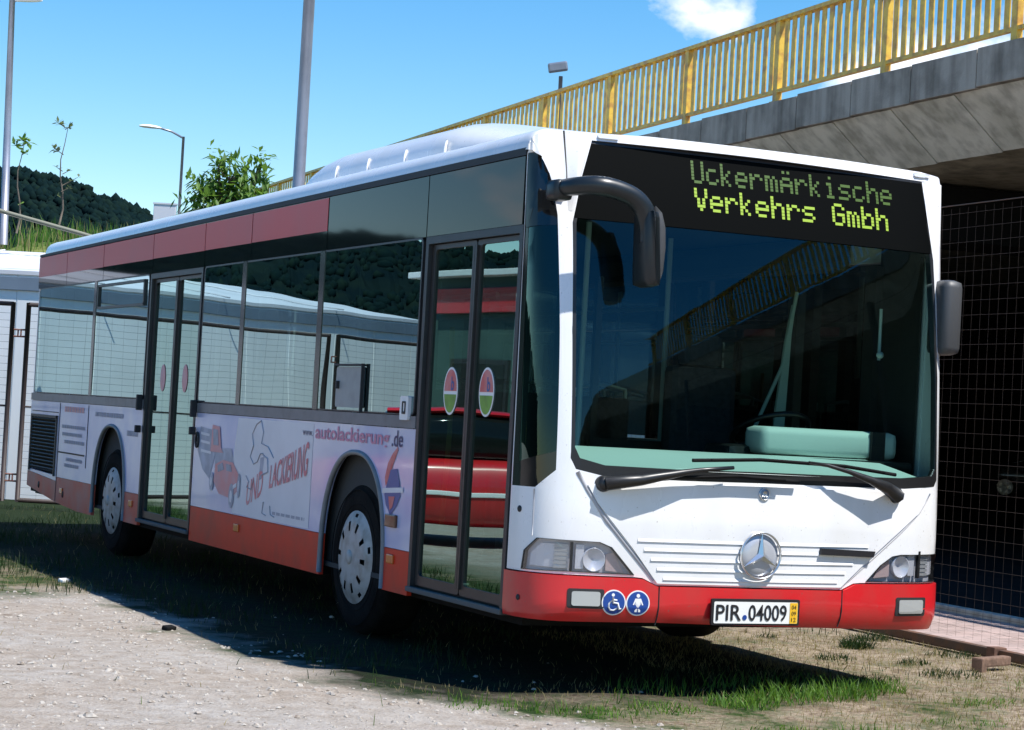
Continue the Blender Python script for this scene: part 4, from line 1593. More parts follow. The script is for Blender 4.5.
    sN = mth('MULTIPLY_ADD', mth('ADD', Y, mth('ADD', mth('MULTIPLY', wob, .4), .35)), 1.6, 0.0, True)
    shade_strip = mth('MULTIPLY', mth('MULTIPLY', sL, sR), sN)
    shade_green = ramp(n3, [(.3, (.005, .011, .003)), (.55, (.011, .023, .006)), (.8, (.028, .044, .014))])  # near-black green for the same painted bus shade
    dirt = mix(shade_strip, dirt, shade_soil)
    green = mix(shade_strip, green, shade_green)
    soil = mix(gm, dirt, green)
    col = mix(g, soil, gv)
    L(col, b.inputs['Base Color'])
    bp = nt.nodes.new('ShaderNodeBump')
    bp.inputs['Strength'].default_value = .8
    bp.inputs['Distance'].default_value = .03
    L(mth('ADD', mth('MULTIPLY', n3, .6), n2), bp.inputs['Height'])
    L(bp.outputs[0], b.inputs['Normal'])
    return m

def gravel_edge(x, y):
    """same wandering line as the shader, roughly"""
    return x < (-.86 + .66 * max(.8 - y, 0))

def gz(x, y):
    """ground height"""
    if x > 3.9 or y > 60 or x < -60:
        k = 0.0
    else:
        k = 1.0
    f = max(0.0, min(1.0, (3.9 - x) / 1.0)) if x > 2.9 else 1.0
    dip = -.035 * math.exp(-((y + 1.2) / 1.6) ** 2 - ((x - .3) / 2.6) ** 2)
    return -.012 + k * f * (.016 * mnoise.noise(Vector((x * 1.1, y * 1.1, 0))) + .008 * mnoise.noise(Vector((x * 4, y * 4, 3)))) + dip

def axis_coords(lo, hi, fine, step, far):
    a = []
    v = lo
    while v <= hi + 1e-6:
        a.append(v); v += step
    out = list(a)
    d = step
    v = hi
    while v < far:
        d *= 1.35
        v += d
        out.append(v)
    d = step; v = lo
    while v > -far:
        d *= 1.35
        v -= d
        out.insert(0, v)
    return out
xs = axis_coords(-5, 5, 1, .16, 2500)
ys = axis_coords(-7, 16, 1, .16, 2500)
bm = BM()
grid = [[bm.verts.new((x, y, gz(x, y))) for x in xs] for y in ys]
for j in range(len(ys) - 1):
    for i in range(len(xs) - 1):
        bm.faces.new((grid[j][i], grid[j][i + 1], grid[j + 1][i + 1], grid[j + 1][i]))
for fc in bm.faces:
    fc.smooth = True
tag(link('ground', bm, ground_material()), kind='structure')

# ------------------------------------------------------------------ bridge line frame: s along, t outwards (to the right)
BA = R(3)
bs = Vector((sin(BA), cos(BA), 0)); bt_ = Vector((cos(BA), -sin(BA), 0))
BO = Vector((7.45, 0, 0))
def bpt(s, t, z):
    p = BO + bs * s + bt_ * t
    return (p.x, p.y, z)
def slope(s):
    return -.0105 * (s - 8)
BROT = Matrix((bt_, bs, Vector((0, 0, 1)))).transposed()
def bbox_(bm, s, t, z, ds, dt, dz, bevel=0, mi=0):
    box(bm, bpt(s, t, z), (dt, ds, dz), rot=BROT, bevel=bevel, mi=mi)

def concrete(name, col, dark, scale=2.0, streak=True):
    m = principled(name, col, .9, var=.5, vscale=scale, tint=dark, bump=.35, bscale=35, spec=.2)
    nt = m.node_tree
    b = nt.nodes['Principled BSDF']
    if streak:
        ge = nt.nodes.new('ShaderNodeNewGeometry')
        mpn = nt.nodes.new('ShaderNodeMapping')
        mpn.inputs['Scale'].default_value = (3, 3, .35)
        nt.links.new(ge.outputs['Position'], mpn.inputs['Vector'])
        nn = nt.nodes.new('ShaderNodeTexNoise'); nn.inputs['Scale'].default_value = 2.2; nn.inputs['Detail'].default_value = 7
        nt.links.new(mpn.outputs[0], nn.inputs['Vector'])
        old = b.inputs['Base Color'].links[0].from_socket
        mx = nt.nodes.new('ShaderNodeMix'); mx.data_type = 'RGBA'; mx.blend_type = 'MULTIPLY'
        mr = nt.nodes.new('ShaderNodeMapRange'); mr.inputs['From Min'].default_value = .42; mr.inputs['From Max'].default_value = .66
        mr.inputs['To Max'].default_value = .6
        nt.links.new(nn.outputs['Fac'], mr.inputs['Value']); nt.links.new(mr.outputs[0], mx.inputs[0])
        nt.links.new(old, mx.inputs[6]); mx.inputs[7].default_value = (.42, .41, .40, 1)
        nt.links.new(mx.outputs[2], b.inputs['Base Color'])
    return m
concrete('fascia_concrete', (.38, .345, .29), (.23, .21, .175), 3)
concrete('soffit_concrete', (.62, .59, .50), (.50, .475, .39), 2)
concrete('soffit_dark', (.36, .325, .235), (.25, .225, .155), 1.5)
principled('shade_wall', (.012, .012, .012), .95, spec=.05)  # near-black: underpass darkness put into the colour of columns and walls

bridge = thing('road_bridge', 'grey concrete road bridge passing over the dark underpass beside the bus', 'bridge', (BO.x, BO.y, 0))
S0, S1 = -46.0, 130.0
def strip(bm, prof2, s0=S0, s1=S1, n=1):
    """extrude a (t, z) line along the bridge"""
    cols = []
    for i in range(n + 1):
        s = s0 + (s1 - s0) * i / n
        cols.append([bm.verts.new(bpt(s, t, z + slope(s))) for t, z in prof2])
    for a, b in zip(cols, cols[1:]):
        for k in range(len(prof2) - 1):
            bm.faces.new((a[k], a[k + 1], b[k + 1], b[k]))
bm = BM()
strip(bm, [(.05, 5.10), (.05, 4.80), (.06, 4.79), (.62, 4.29), (1.0, 4.25), (44.0, 4.25), (44.0, 5.1), (.05, 5.1)])  # deck's unseen far part added to keep the underpass in shadow
link('deck_with_added_far_part', bm, M['soffit_dark'], bridge)
# facing blocks, one every 1.11 m, and the splayed blocks below
bm = BM(); bm2 = BM()
s = -20.61
random.seed(3)
while s < 60:
    j = random.uniform(-.008, .008)
    top = 5.15 + slope(s + .55) + random.uniform(-.006, .006)
    bbox_(bm, s + .57, .02 + j * .5, (top + 4.775 + slope(s + .57)) / 2, 1.126, .16, top - 4.775 - slope(s + .57), bevel=.008)
    # splayed
    v = []
    for ss in (s + .44 + .006, s + .44 + 1.138):
        for t, z in ((.0, 4.77), (.60, 4.27), (.68, 4.36), (.10, 4.83)):
            v.append(bm2.verts.new(bpt(ss, t, z + slope(s + .9))))
    for f in ((0, 1, 2, 3), (7, 6, 5, 4), (0, 4, 5, 1), (1, 5, 6, 2), (2, 6, 7, 3), (3, 7, 4, 0)):
        bm2.faces.new([v[i] for i in f])
    s += 1.143
link('fascia_block', bm, M['fascia_concrete'], bridge)
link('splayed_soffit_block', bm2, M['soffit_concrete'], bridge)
bm = BM()
strip(bm, [(.35, 5.105), (43.8, 5.12)])
link('carriageway', bm, principled('deck_asphalt', (.05, .05, .05), .9), bridge)
# cross beams and columns under the deck
bm = BM()
for sb in (-14, 10, 34, 58, 82):
    for t in (7.5, 19, 30, 41):
        bbox_(bm, sb, t, 2.0, .8, .8, 4.2, bevel=.05)
    bbox_(bm, sb, 22, 3.9, 1.0, 42, .6)
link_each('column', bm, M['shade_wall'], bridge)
bm = BM()
bbox_(bm, 40, 44.4, 2.3, 172, .6, 4.8)
bbox_(bm, 128, 22, 2.3, .6, 44, 4.6)
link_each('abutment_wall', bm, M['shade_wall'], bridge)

# yellow railing
principled('yellow_paint', (.78, .50, .06), .45, var=.3, vscale=9, tint=(.50, .25, .05), coat=.2, spec=.4)
rail = thing('bridge_railing', 'yellow painted steel railing along the edge of the bridge', 'railing', bpt(8, .14, 5.14))
post_s = [6.48 + 2.285 * k for k in range(-9, 21)]
bm = BM()
strip(bm, [(.09, 6.12), (.09, 6.165), (.19, 6.17), (.19, 6.12), (.09, 6.12)], -14.5, 52.3)
link('top_rail', bm, M['yellow_paint'], rail)
bm = BM()
strip(bm, [(.11, 5.295), (.11, 5.335), (.17, 5.335), (.17, 5.295), (.11, 5.295)], -14.5, 52.3)
link('bottom_rail', bm, M['yellow_paint'], rail)
for k, s in enumerate(post_s):
    bm = BM()
    bbox_(bm, s, .14, 5.625 + slope(s), .10, .07, 1.0, bevel=.006)
    bbox_(bm, s, .14, 5.17 + slope(s), .16, .12, .06, bevel=.006)
    link('post', bm, M['yellow_paint'], rail)
    if k < len(post_s) - 1:
        bm = BM()
        for i in range(1, 14):
            ss = s + 2.285 * i / 14
            bbox_(bm, ss, .14, 5.727 + slope(ss), .088, .014, .79)
        link('baluster_bay', bm, M['yellow_paint'], rail)

# ------------------------------------------------------------------ pavement, kerb and road under the bridge
def paving_material():
    m = principled('pink_paving', (.42, .31, .28), .85)
    nt = m.node_tree
    b = nt.nodes['Principled BSDF']
    ge = nt.nodes.new('ShaderNodeNewGeometry')
    mpn = nt.nodes.new('ShaderNodeMapping'); mpn.inputs['Rotation'].default_value = (0, 0, R(3))
    nt.links.new(ge.outputs['Position'], mpn.inputs['Vector'])
    br = nt.nodes.new('ShaderNodeTexBrick')
    br.inputs['Scale'].default_value = 1.0
    br.inputs['Brick Width'].default_value = .21; br.inputs['Row Height'].default_value = .105; br.inputs['Mortar Size'].default_value = .008
    br.inputs['Color1'].default_value = (.46, .34, .31, 1); br.inputs['Color2'].default_value = (.38, .29, .27, 1); br.inputs['Mortar'].default_value = (.22, .18, .16, 1)
    nt.links.new(mpn.outputs[0], br.inputs['Vector'])
    nn = nt.nodes.new('ShaderNodeTexNoise'); nn.inputs['Scale'].default_value = 2.5; nn.inputs['Detail'].default_value = 6
    nt.links.new(ge.outputs['Position'], nn.inputs['Vector'])
    mx = nt.nodes.new('ShaderNodeMix'); mx.data_type = 'RGBA'; mx.blend_type = 'MULTIPLY'
    mx.inputs[0].default_value = .55
    nt.links.new(br.outputs[0], mx.inputs[6])
    cr = nt.nodes.new('ShaderNodeValToRGB')
    cr.color_ramp.elements[0].position = .3; cr.color_ramp.elements[0].color = (.55, .53, .5, 1); cr.color_ramp.elements[1].position = .6
    nt.links.new(nn.outputs['Fac'], cr.inputs[0]); nt.links.new(cr.outputs[0], mx.inputs[7])
    nt.links.new(mx.outputs[2], b.inputs['Base Color'])
    return m
def slab(name, t0, t1, z, m, s0=-40, s1=110, th=.0):
    bm = BM()
    if th:
        bbox_(bm, (s0 + s1) / 2, (t0 + t1) / 2, z - th / 2, s1 - s0, t1 - t0, th, bevel=.012)
    else:
        v = [bm.verts.new(bpt(s, t, z)) for s, t in ((s0, t0), (s1, t0), (s1, t1), (s0, t1))]
        bm.faces.new(v)
    return tag(link(name, bm, m), kind='structure')
slab('pavement', -3.36, -1.77, .012, paving_material())
slab('kerb', -1.77, -1.65, .06, M['soffit_concrete'], th=.14)
slab('road', -1.65, 44, .008, principled('underpass_asphalt', (.022, .022, .022), .95, var=.3, vscale=2, spec=.05))

# ------------------------------------------------------------------ wire mesh fence along the pavement
principled('rusty_steel', (.085, .055, .04), .7, var=.5, vscale=9, tint=(.14, .065, .035), bump=.2, bscale=60)
principled('wire', (.05, .036, .03), .8)
principled('wire_grey', (.30, .31, .32), .45, metal=.5)
FT = -3.42
fence = thing('wire_mesh_fence', 'rusty wire mesh fence on a low steel beam along the paved path', 'fence', bpt(3, FT, 0))
bm = BM()
bbox_(bm, 12, FT, .035, 36, .07, .06, bevel=.008)
link('base_beam', bm, M['rusty_steel'], fence)
bm = BM()
s = -5.9
k = 0
while s < 29.9:
    tube(bm, [bpt(s, FT, .09), bpt(s, FT, 3.0)], .0008, 4, cap=False)
    s += .10; k += 1
z = .16
while z < 3.0:
    tube(bm, [bpt(-5.9, FT, z), bpt(29.9, FT, z)], .0009, 4, cap=False)
    z += .10
link('wire_mesh', bm, M['wire'], fence)
for s in (-5.9, -1.95, 5.6, 9.6, 12.9, 16.9, 20.9, 24.9, 29.9):
    bm = BM()
    bbox_(bm, s, FT, 1.5, .05, .05, 3.1, bevel=.005)
    link('post', bm, M['rusty_steel'], fence)
bm = BM()
tube(bm, [bpt(-5.9, FT, 3.02), bpt(29.9, FT, 3.02)], .004, 6)
link('top_wire_tube', bm, M['rusty_steel'], fence)
for s in (1.3, 3.4):
    bm = BM()
    bbox_(bm, s, FT - .02, .015, .09, .10, .13, bevel=.008)
    link('footing', bm, principled('brick_rust', (.16, .085, .06), .9, var=.4, vscale=14), fence)
bm = BM()
box(bm, (3.70, 1.02, .045), (.30, .07, .06), rot=Matrix.Rotation(R(20), 3, 'Z'), bevel=.012)
box(bm, (3.55, .97, .02), (.06, .08, .11), rot=Matrix.Rotation(R(20), 3, 'Z'), bevel=.012)
st = link('brick_stub', bm, principled('brick_brown', (.20, .125, .09), .9, var=.4, vscale=12, bump=.3, bscale=40))
tag(st, 'low broken brown brick stub in the grass before the mesh fence', 'brick stub')

# ------------------------------------------------------------------ white shed, mesh gates, embankment
LA = Vector((1.0, 15.2, 0)); LB = Vector((-7.6, 19.9, 0))
ld = (LB - LA).normalized(); ln = Vector((-ld.y, ld.x, 0))
if ln.y < 0:
    ln = -ln
def lp(a, n, z):
    p = LA + ld * a + ln * n
    return (p.x, p.y, z)
LROT = Matrix((ld, ln, Vector((0, 0, 1)))).transposed()
if LROT.determinant() < 0:
    LROT = Matrix((-ld, ln, Vector((0, 0, 1)))).transposed()
def lbox(bm, a, n, z, da, dn, dz, bevel=0):
    box(bm, lp(a, n, z), (da, dn, dz), rot=LROT, bevel=bevel)
def corrugated(name, col, pitch=26.0):
    m = principled(name, col, .45, var=.1, vscale=1.5)
    return m
principled('shed_white', (.84, .85, .84), .5, var=.08, vscale=1.3)
principled('shed_roof', (.66, .67, .70), .45, var=.12, vscale=1.2)
principled('shed_band', (.16, .21, .27), .5, var=.15, vscale=2)
SW = 1.9
shed = thing('white_shed', 'long low white shed with a blue grey band, behind the mesh gates', 'shed', lp(2, SW, 0))
bm = BM()
# ribbed wall sheet
pr = []
a = -7.0
while a < 12.3:
    pr += [(a, SW), (a + .985, SW), (a + .99, SW + .012), (a + 1.0, SW + .012)]
    a += 1.005
lo = [bm.verts.new(lp(q[0], q[1], 0)) for q in pr]; hi = [bm.verts.new(lp(q[0], q[1], 2.86)) for q in pr]
for i in range(len(pr) - 1):
    bm.faces.new((lo[i], lo[i + 1], hi[i + 1], hi[i]))
lbox(bm, 2.65, SW + 2.0, 1.4, 19.2, 3.8, 2.8)
link('wall', bm, M['shed_white'], shed)
bm = BM()
lbox(bm, 2.65, SW - .012, 2.735, 19.4, .04, .17, bevel=.006)
link('fascia_band', bm, M['shed_band'], shed)
bm = BM()
v = [bm.verts.new(lp(aa, nn, zz)) for aa, nn, zz in ((-7.1, SW - .03, 2.85), (12.4, SW - .03, 2.85), (12.4, SW + 4.2, 3.37), (-7.1, SW + 4.2, 3.37), (-7.1, SW - .03, 2.90), (12.4, SW - .03, 2.90), (12.4, SW + 4.2, 3.42), (-7.1, SW + 4.2, 3.42))]
for f in ((0, 1, 2, 3), (4, 7, 6, 5), (0, 4, 5, 1), (2, 6, 7, 3), (1, 5, 6, 2), (0, 3, 7, 4)):
    bm.faces.new([v[i] for i in f])
for a in (-5, -2.5, 0, 2.5, 5, 7.5, 10):
    tube(bm, [lp(a, SW - .2, 2.91), lp(a, SW + 4.2, 3.43)], .012, 4)
link('roof', bm, M['shed_roof'], shed)

# mesh gates: framed leaves with grey wire
principled('hinge_rust', (.14, .05, .035), .6)
principled('gate_brown', (.035, .022, .02), .6, var=.3, vscale=12)
def gate_leaf(a0, a1, label, n0=0.0, n1=0.0, z0=.08, z1=2.42):
    """leaf between two points of the gate line"""
    P0 = Vector(lp(a0, n0, 0)); P1 = Vector(lp(a1, n1, 0))
    g = thing('mesh_gate', label, 'gate', tuple(P0), 'mesh gates along the shed')
    d = (P1 - P0)
    L = d.length
    d.normalize()
    q = lambda a, z, o=0.0: P0 + d * a + Vector((0, 0, z))
    bm = BM()
    r = .030
    for pts in ([q(0, z0), q(0, z1)], [q(L, z0), q(L, z1)]):
        tube(bm, pts, r, 6)
    for z in (z0 + .02, z1 - .02):
        tube(bm, [q(0, z), q(L, z)], r, 6)
    tube(bm, [q(0, 1.2), q(L, 1.2)], .012, 6)
    link('frame', bm, M['gate_brown'], g)
    bm = BM()
    a = .0
    while a < L:
        tube(bm, [q(a, z0), q(a, z1)], .0014, 3, cap=False); a += .22
    z = z0
    while z < z1:
        tube(bm, [q(0, z), q(L, z)], .0024, 3, cap=False); z += .085
    link('wire_mesh', bm, M['wire_grey'], g)
    bm = BM()
    for z in (.35, 2.05):
        b_ = q(.0, z)
        tube(bm, [b_ + d * -.02 + Vector((0, 0, -.03)), b_ + d * -.11 + Vector((0, 0, -.03)), b_ + d * -.11 + Vector((0, 0, .05)), b_ + d * -.02 + Vector((0, 0, .05))], .013, 6)
    link_each('hinge', bm, M['hinge_rust'], g)
    return g
gate_leaf(.315, -2.9, 'brown framed mesh gate standing shut behind the tail of the bus')
gate_leaf(.50, 7.75, 'brown framed mesh gate cut by the left edge of the photo')
gate_leaf(7.95, 10.6, 'brown framed mesh gate at the far end of the row by the shop')
def bank_material(name='bank_grass'):
    return principled(name, (.075, .12, .025), .95, var=.8, vscale=1.4, tint=(.17, .19, .06), bump=.6, bscale=12, spec=.1)
bank_m = bank_material()
bm = BM()
na, nn_ = 60, 10
rows = []
for i in range(na + 1):
    a = -4.5 + 54 * i / na
    low = max(0.0, min(1.0, (a - 2.5) / 3.0)) * 1.3
    row = []
    for j, (n, z) in enumerate(((6.15, -.05), (6.25, 2.9), (6.9, 3.5), (8.0, 3.75), (10, 3.85), (14, 3.9), (22, 3.9), (40, 3.2), (60, -.1))):
        zz = (z - low if 0 < j < 8 else z) + (.12 * mnoise.noise(Vector((a * .5, n * .6, 1))) if 0 < j < 8 else 0)
        row.append(bm.verts.new(lp(a, n, zz)))
    rows.append(row)
for p_, q_ in zip(rows, rows[1:]):
    for j in range(8):
        bm.faces.new((p_[j], p_[j + 1], q_[j + 1], q_[j]))
for fc in bm.faces:
    fc.smooth = True
tag(link('embankment', bm, bank_m), kind='structure')

# ------------------------------------------------------------------ shop front and red car outside the frame, seen as reflections
shop = thing('shop_building', 'dark green shop building with a red sign board, standing left of the yard', 'building', (-8.6, 16.5, 0))
sa = Vector((-7.75, 19.6, 0)); sb_ = Vector((-9.1, 11.0, 0))
sd_ = (sb_ - sa).normalized(); sn = Vector((-sd_.y, sd_.x, 0))
if sn.x > 0:
    sn = -sn
SROT = Matrix((sd_, sn, Vector((0, 0, 1)))).transposed()
if SROT.determinant() < 0:
    SROT = Matrix((-sd_, sn, Vector((0, 0, 1)))).transposed()
def sp_(a, n, z):
    p = sa + sd_ * a + sn * n
    return (p.x, p.y, z)
def sbox(bm, a, n, z, da, dn, dz, bevel=0):
    box(bm, sp_(a, n, z), (da, dn, dz), rot=SROT, bevel=bevel)
bm = BM(); sbox(bm, 4.2, 2.5, 1.7, 9, 5, 3.4); link('wall', bm, principled('shop_green', (.06, .12, .105), .7, var=.3, vscale=1), shop)
bm = BM(); sbox(bm, 4.2, 2.4, 3.44, 9.3, 5.3, .09, bevel=.01); link('roof', bm, M['shed_white'], shop)
bm = BM(); sbox(bm, 3.2, -.06, 3.05, 6.2, .08, .36, bevel=.01); link('sign_board', bm, M['bus_red'], shop)
for a in (1.2, 3.4, 5.6):
    bm = BM(); sbox(bm, a, -.03, 1.45, 1.5, .05, 1.5); wf = link('window', bm, M['frame_dark'], shop)
    bm = BM(); sbox(bm, a, -.058, 1.45, 1.36, .006, 1.36); link('pane', bm, M['panel_dark'], wf)

# ------------------------------------------------------------------ cars
principled('rim_silver', (.72, .73, .75), .4, metal=.2)
def car(name, label, group, loc, rz, paint, length=4.1):
    c = thing(name, label, 'car', loc, group)
    rm = Matrix.Rotation(rz, 3, 'Z')
    Lc = Vector(loc)
    def W(p):
        return Lc + rm @ Vector(p)
    k = length / 4.1
    # body: lofted cross-sections along its length
    def loft(bm, st, seg=18):
        rings = []
        for x, hw, z0, z1, sq in st:
            rg = []
            for i in range(seg):
                a = 2 * pi * i / seg
                e = sq
                cx = abs(cos(a)) ** e * (1 if cos(a) >= 0 else -1)
                sz = abs(sin(a)) ** e * (1 if sin(a) >= 0 else -1)
                rg.append(bm.verts.new(W((x * k, hw * cx, (z0 + z1) / 2 + (z1 - z0) / 2 * sz))))
            rings.append(rg)
        for a, b in zip(rings, rings[1:]):
            for i in range(seg):
                bm.faces.new((a[i], a[(i + 1) % seg], b[(i + 1) % seg], b[i]))
        bm.faces.new(list(reversed(rings[0]))); bm.faces.new(rings[-1])
        bmesh.ops.recalc_face_normals(bm, faces=bm.faces)
    bm = BM()
    loft(bm, [(-2.05, .66, .34, .72, .5), (-1.98, .78, .26, .84, .45), (-1.6, .84, .22, .92, .4), (-.8, .85, .20, .95, .38), (.6, .85, .20, .94, .38), (1.2, .84, .21, .93, .4), (1.8, .80, .25, .90, .45), (2.02, .74, .33, .80, .5)])
    link('body', bm, M[paint], c, smooth=40)
    bm = BM()
    for sy in (-1, 1):
        box(bm, W((0, sy * .85, .56)), (3.0 * k, .03, .05), rot=rm, bevel=.01)
    link_each('rub_strip', bm, M['sticker_white' if paint == 'bus_red' else 'seam'], c)
    bm = BM()
    loft(bm, [(-1.10, .70, .86, .96, .5), (-.75, .70, .86, 1.18, .5), (-.25, .68, .86, 1.40, .5), (.5, .67, .86, 1.45, .5), (1.2, .66, .86, 1.40, .5), (1.75, .68, .84, 1.05, .5), (1.85, .7, .84, .92, .5)])
    link('cabin_glass', bm, M['panel_dark'], c, smooth=40)
    bm = BM()
    loft(bm, [(-.30, .55, 1.38, 1.42, .6), (0, .62, 1.38, 1.455, .6), (.6, .62, 1.39, 1.475, .6), (1.2, .58, 1.36, 1.43, .6)])
    link('roof', bm, M[paint], c, smooth=40)
    for wx in (-1.28, 1.25):
        for sy in (-1, 1):
            bm = BM()
            cc = W((wx * k, sy * .80, .30)); axv = rm @ Vector((0, sy, 0))
            lathe(bm, [(.20, .045), (.27, .05), (.30, .02), (.30, -.13), (.2, -.14)], cc, axv, 28)
            wv = link('wheel', bm, M['tyre'], c)
            bm = BM()
            lathe(bm, [(0, .04), (.04, .045), (.05, .03), (.205, .04), (.21, .05)], cc, axv, 28)
            for q in range(5):
                an = 2 * pi * q / 5
                ux, uz = frame_of(axv)
                dv = ux * cos(an) + uz * sin(an)
                tube(bm, [cc + axv * .045 + dv * .04, cc + axv * .05 + dv * .2], .025, 6)
            link('rim', bm, M['rim_silver'], wv)
    bm = BM()
    box(bm, W((-2.0 * k, 0, .38)), (.10, 1.5, .12), rot=rm, bevel=.03)
    link('bumper', bm, M['sticker_white'] if paint == 'bus_red' else M['black_satin'], c)
    for sy in (-.58, .58):
        bm = BM(); box(bm, W((-1.95 * k, sy, .66)), (.14, .26, .13), rot=rm, bevel=.03)
        link('headlight', bm, M['lamp_inner'], c)
    return c
principled('dark_car_paint', (.02, .03, .035), .3, coat=.8)
car('parked_car', 'small red car parked in the yard across from the bus doors', None, (-5.0, 11.3, 0), R(25), 'bus_red')
car('parked_car', 'dark car parked deep in the shade under the bridge', None, (30.87, 32.92, 0.0), R(-38), 'dark_car_paint', 4.4)

# ------------------------------------------------------------------ lamps
principled('galvanised', (.34, .35, .40), .42, metal=.55, var=.2, vscale=3)
def street_lamp(label, loc, h, r0, r1, heads, group, arm=1.2, rise=.12, hs=1.0, tilt=0.0):
    l = thing('street_lamp', label, 'street lamp', loc, group)
    B = Vector(loc)
    TV = _r * tilt
    bm = BM()
    tube(bm, [B, B + TV * .5 + Vector((0, 0, h * .5)), B + TV + Vector((0, 0, h))], [r0, (r0 + r1) / 2, r1], 12)
    link('pole', bm, M['galvanised'], l)
    for az in heads:
        d = Vector((cos(az), sin(az), 0))
        top = B + TV + Vector((0, 0, h))
        bm = BM()
        tube(bm, [top - Vector((0, 0, .05)), top + d * arm * .5 + Vector((0, 0, rise * .6)), top + d * arm + Vector((0, 0, rise))], r1 * .75, 8)
        link('arm', bm, M['galvanised'], l)
        bm = BM()
        e = top + d * arm + Vector((0, 0, rise))
        rows = []
        side = Vector((-d.y, d.x, 0))
        for t, wd, up, dn in ((-.05, .04, .03, .03), (.1, .10, .07, .04), (.35, .15, .09, .05), (.6, .13, .07, .05), (.75, .06, .03, .03)):
            c = e + d * t * hs
            rows.append([bm.verts.new(c + side * wd * hs * cos(2 * pi * k / 10) + Vector((0, 0, (up if sin(2 * pi * k / 10) > 0 else dn) * hs * sin(2 * pi * k / 10) + t * .06 * hs))) for k in range(10)])
        for a, b in zip(rows, rows[1:]):
            for k in range(10):
                bm.faces.new((a[k], a[(k + 1) % 10], b[(k + 1) % 10], b[k]))
        bm.faces.new(rows[0]); bm.faces.new(rows[-1])
        bmesh.ops.recalc_face_normals(bm, faces=bm.faces)
        link('lamp_head', bm, M['sticker_white'], l, smooth=50)
    return l
def toward_right():
    return math.atan2(_r.y, _r.x)
az = toward_right()
street_lamp('slim grey street lamp rising from the grass bank behind the white shed', (2.0, 23.2, 3.6), 3.78, .066, .045, [az], 'street lamps', arm=.05, rise=.0, hs=.55, tilt=-.09)
street_lamp('thick bare grey lamp mast just behind the bus roof', (3.84, 14.965, 0), 9.5, .082, .066, [az], 'street lamps', arm=1.4)
street_lamp('small distant street lamp with a bent arm between hill and leafy tree', (14.66, 57.38, 3.6), 6.28, .055, .045, [az + pi], 'street lamps', arm=.78, rise=.24, hs=.9)
bl = thing('street_lamp', 'boxy lamp head on a short post behind the yellow bridge railing', 'street lamp', (17.25, 35.05, 5.0), 'street lamps')
bm = BM(); tube(bm, [(17.25, 35.05, 4.7), (17.22, 35.05, 9.45)], .05, 8); link('pole', bm, M['galvanised'], bl)
bm = BM(); box(bm, (17.14, 35.07, 9.66), (.46, .3, .22), rot=Matrix.Rotation(R(-12), 3, 'Y') @ Matrix.Rotation(-_ya, 3, 'Z'), bevel=.04); link('lamp_head', bm, M['galvanised'], bl)

# pale board beyond the bank and the sloping rail
bm = BM()
box(bm, (14.25, 57.6, 5.6), (.72, .2, 4.1), rot=Matrix.Rotation(-_ya, 3, 'Z'), bevel=.02)
box(bm, (14.25, 57.6, 7.66), (.76, .24, .05), rot=Matrix.Rotation(-_ya, 3, 'Z'))
tag(link('sign_board', bm, principled('pale_board', (.62, .63, .68), .5)), 'pale blank board standing beyond the hill foot, left of the small lamp', 'board')
bm = BM()
tube(bm, [(-.3, 18.2, 3.92), (.76, 17.6, 3.66), (1.72, 17.2, 3.43), (2.6, 16.8, 3.2)], .028, 8)
tube(bm, [(2.6, 16.8, 3.2), (2.62, 16.8, 2.6)], .028, 8); tube(bm, [(-.3, 18.2, 3.92), (-.3, 18.2, 3.1)], .028, 8)
tag(link('handrail', bm, principled('rail_olive', (.20, .20, .15), .6)), 'thin sloping handrail above the shed roof in front of the grass bank', 'handrail')
# light pole near the left mesh gate is the gate post; a dark cable loops along the shed
bm = BM()
tube(bm, [lp(1.6 + .35 * k, SW - .22, 2.30 - .9 * math.sin(pi * k / 6) ** .8 * (.5 if k > 3 else 1)) for k in range(7)], .012, 6)
tag(link('hanging_cable', bm, M['seam']), 'dark cable hanging on the white shed wall behind the gates', 'cable')

# ------------------------------------------------------------------ hill with forest
def hill_material():
    m = principled('forest', (.0030, .0095, .0115), .95, var=.7, vscale=.12, tint=(.0075, .016, .0125), spec=.03)
    return m
rnd = random.Random(21)
bm = BM()
NA, NR = 900, 30
hill_rows = []
PW = [(-95, 3.6), (-30, 3.8), (-22, 4.4), (-12, 4.25), (0, 4.7), (9, 5.35), (11.7, 5.45), (13, 5.3), (15.4, 4.5), (18, 3.2), (24, 1.2), (40, .0)]
def pw(d):
    for (a, b), (c, e) in zip(PW, PW[1:]):
        if d <= c:
            return b + (e - b) * (d - a) / (c - a)
    return 0.0
import itertools
for j in range(NR + 1):
    q = j / NR
    row = []
    for i in range(NA + 1):
        az_ = R(-95 + 118 * i / NA)          # bearing from +Y, clockwise
        dist = 210 + 170 * q
        # crest height as an angle over the eye, falling to the right
        deg = math.degrees(az_)
        if deg > 11.0:
            crest = pw(deg)
        else:
            crest = pw(deg) + .12 * sin(deg * .9)
        crest = max(crest, -.4)
        hc = math.tan(R(crest)) * 380
        prof_h = math.sin(min(1, q * 1.0) * pi / 2)
        x = -4.78 + dist * sin(az_); y = -9.65 + dist * cos(az_)
        z = 1.0 + hc * prof_h * (dist / 380) ** .2
        z += (mnoise.noise(Vector((x * .05, y * .05, 0))) * 1.0 + abs(mnoise.noise(Vector((x * .25, y * .25, 5)))) * 1.6 + mnoise.noise(Vector((x * .7, y * .7, 9))) * 1.1) * (.25 if j == 0 else 1) * (1 if crest > .4 else .2)
        row.append(bm.verts.new((x, y, z if j else -1)))
    hill_rows.append(row)
for a, b in zip(hill_rows, hill_rows[1:]):
    for i in range(NA):
        bm.faces.new((a[i], a[i + 1], b[i + 1], b[i]))
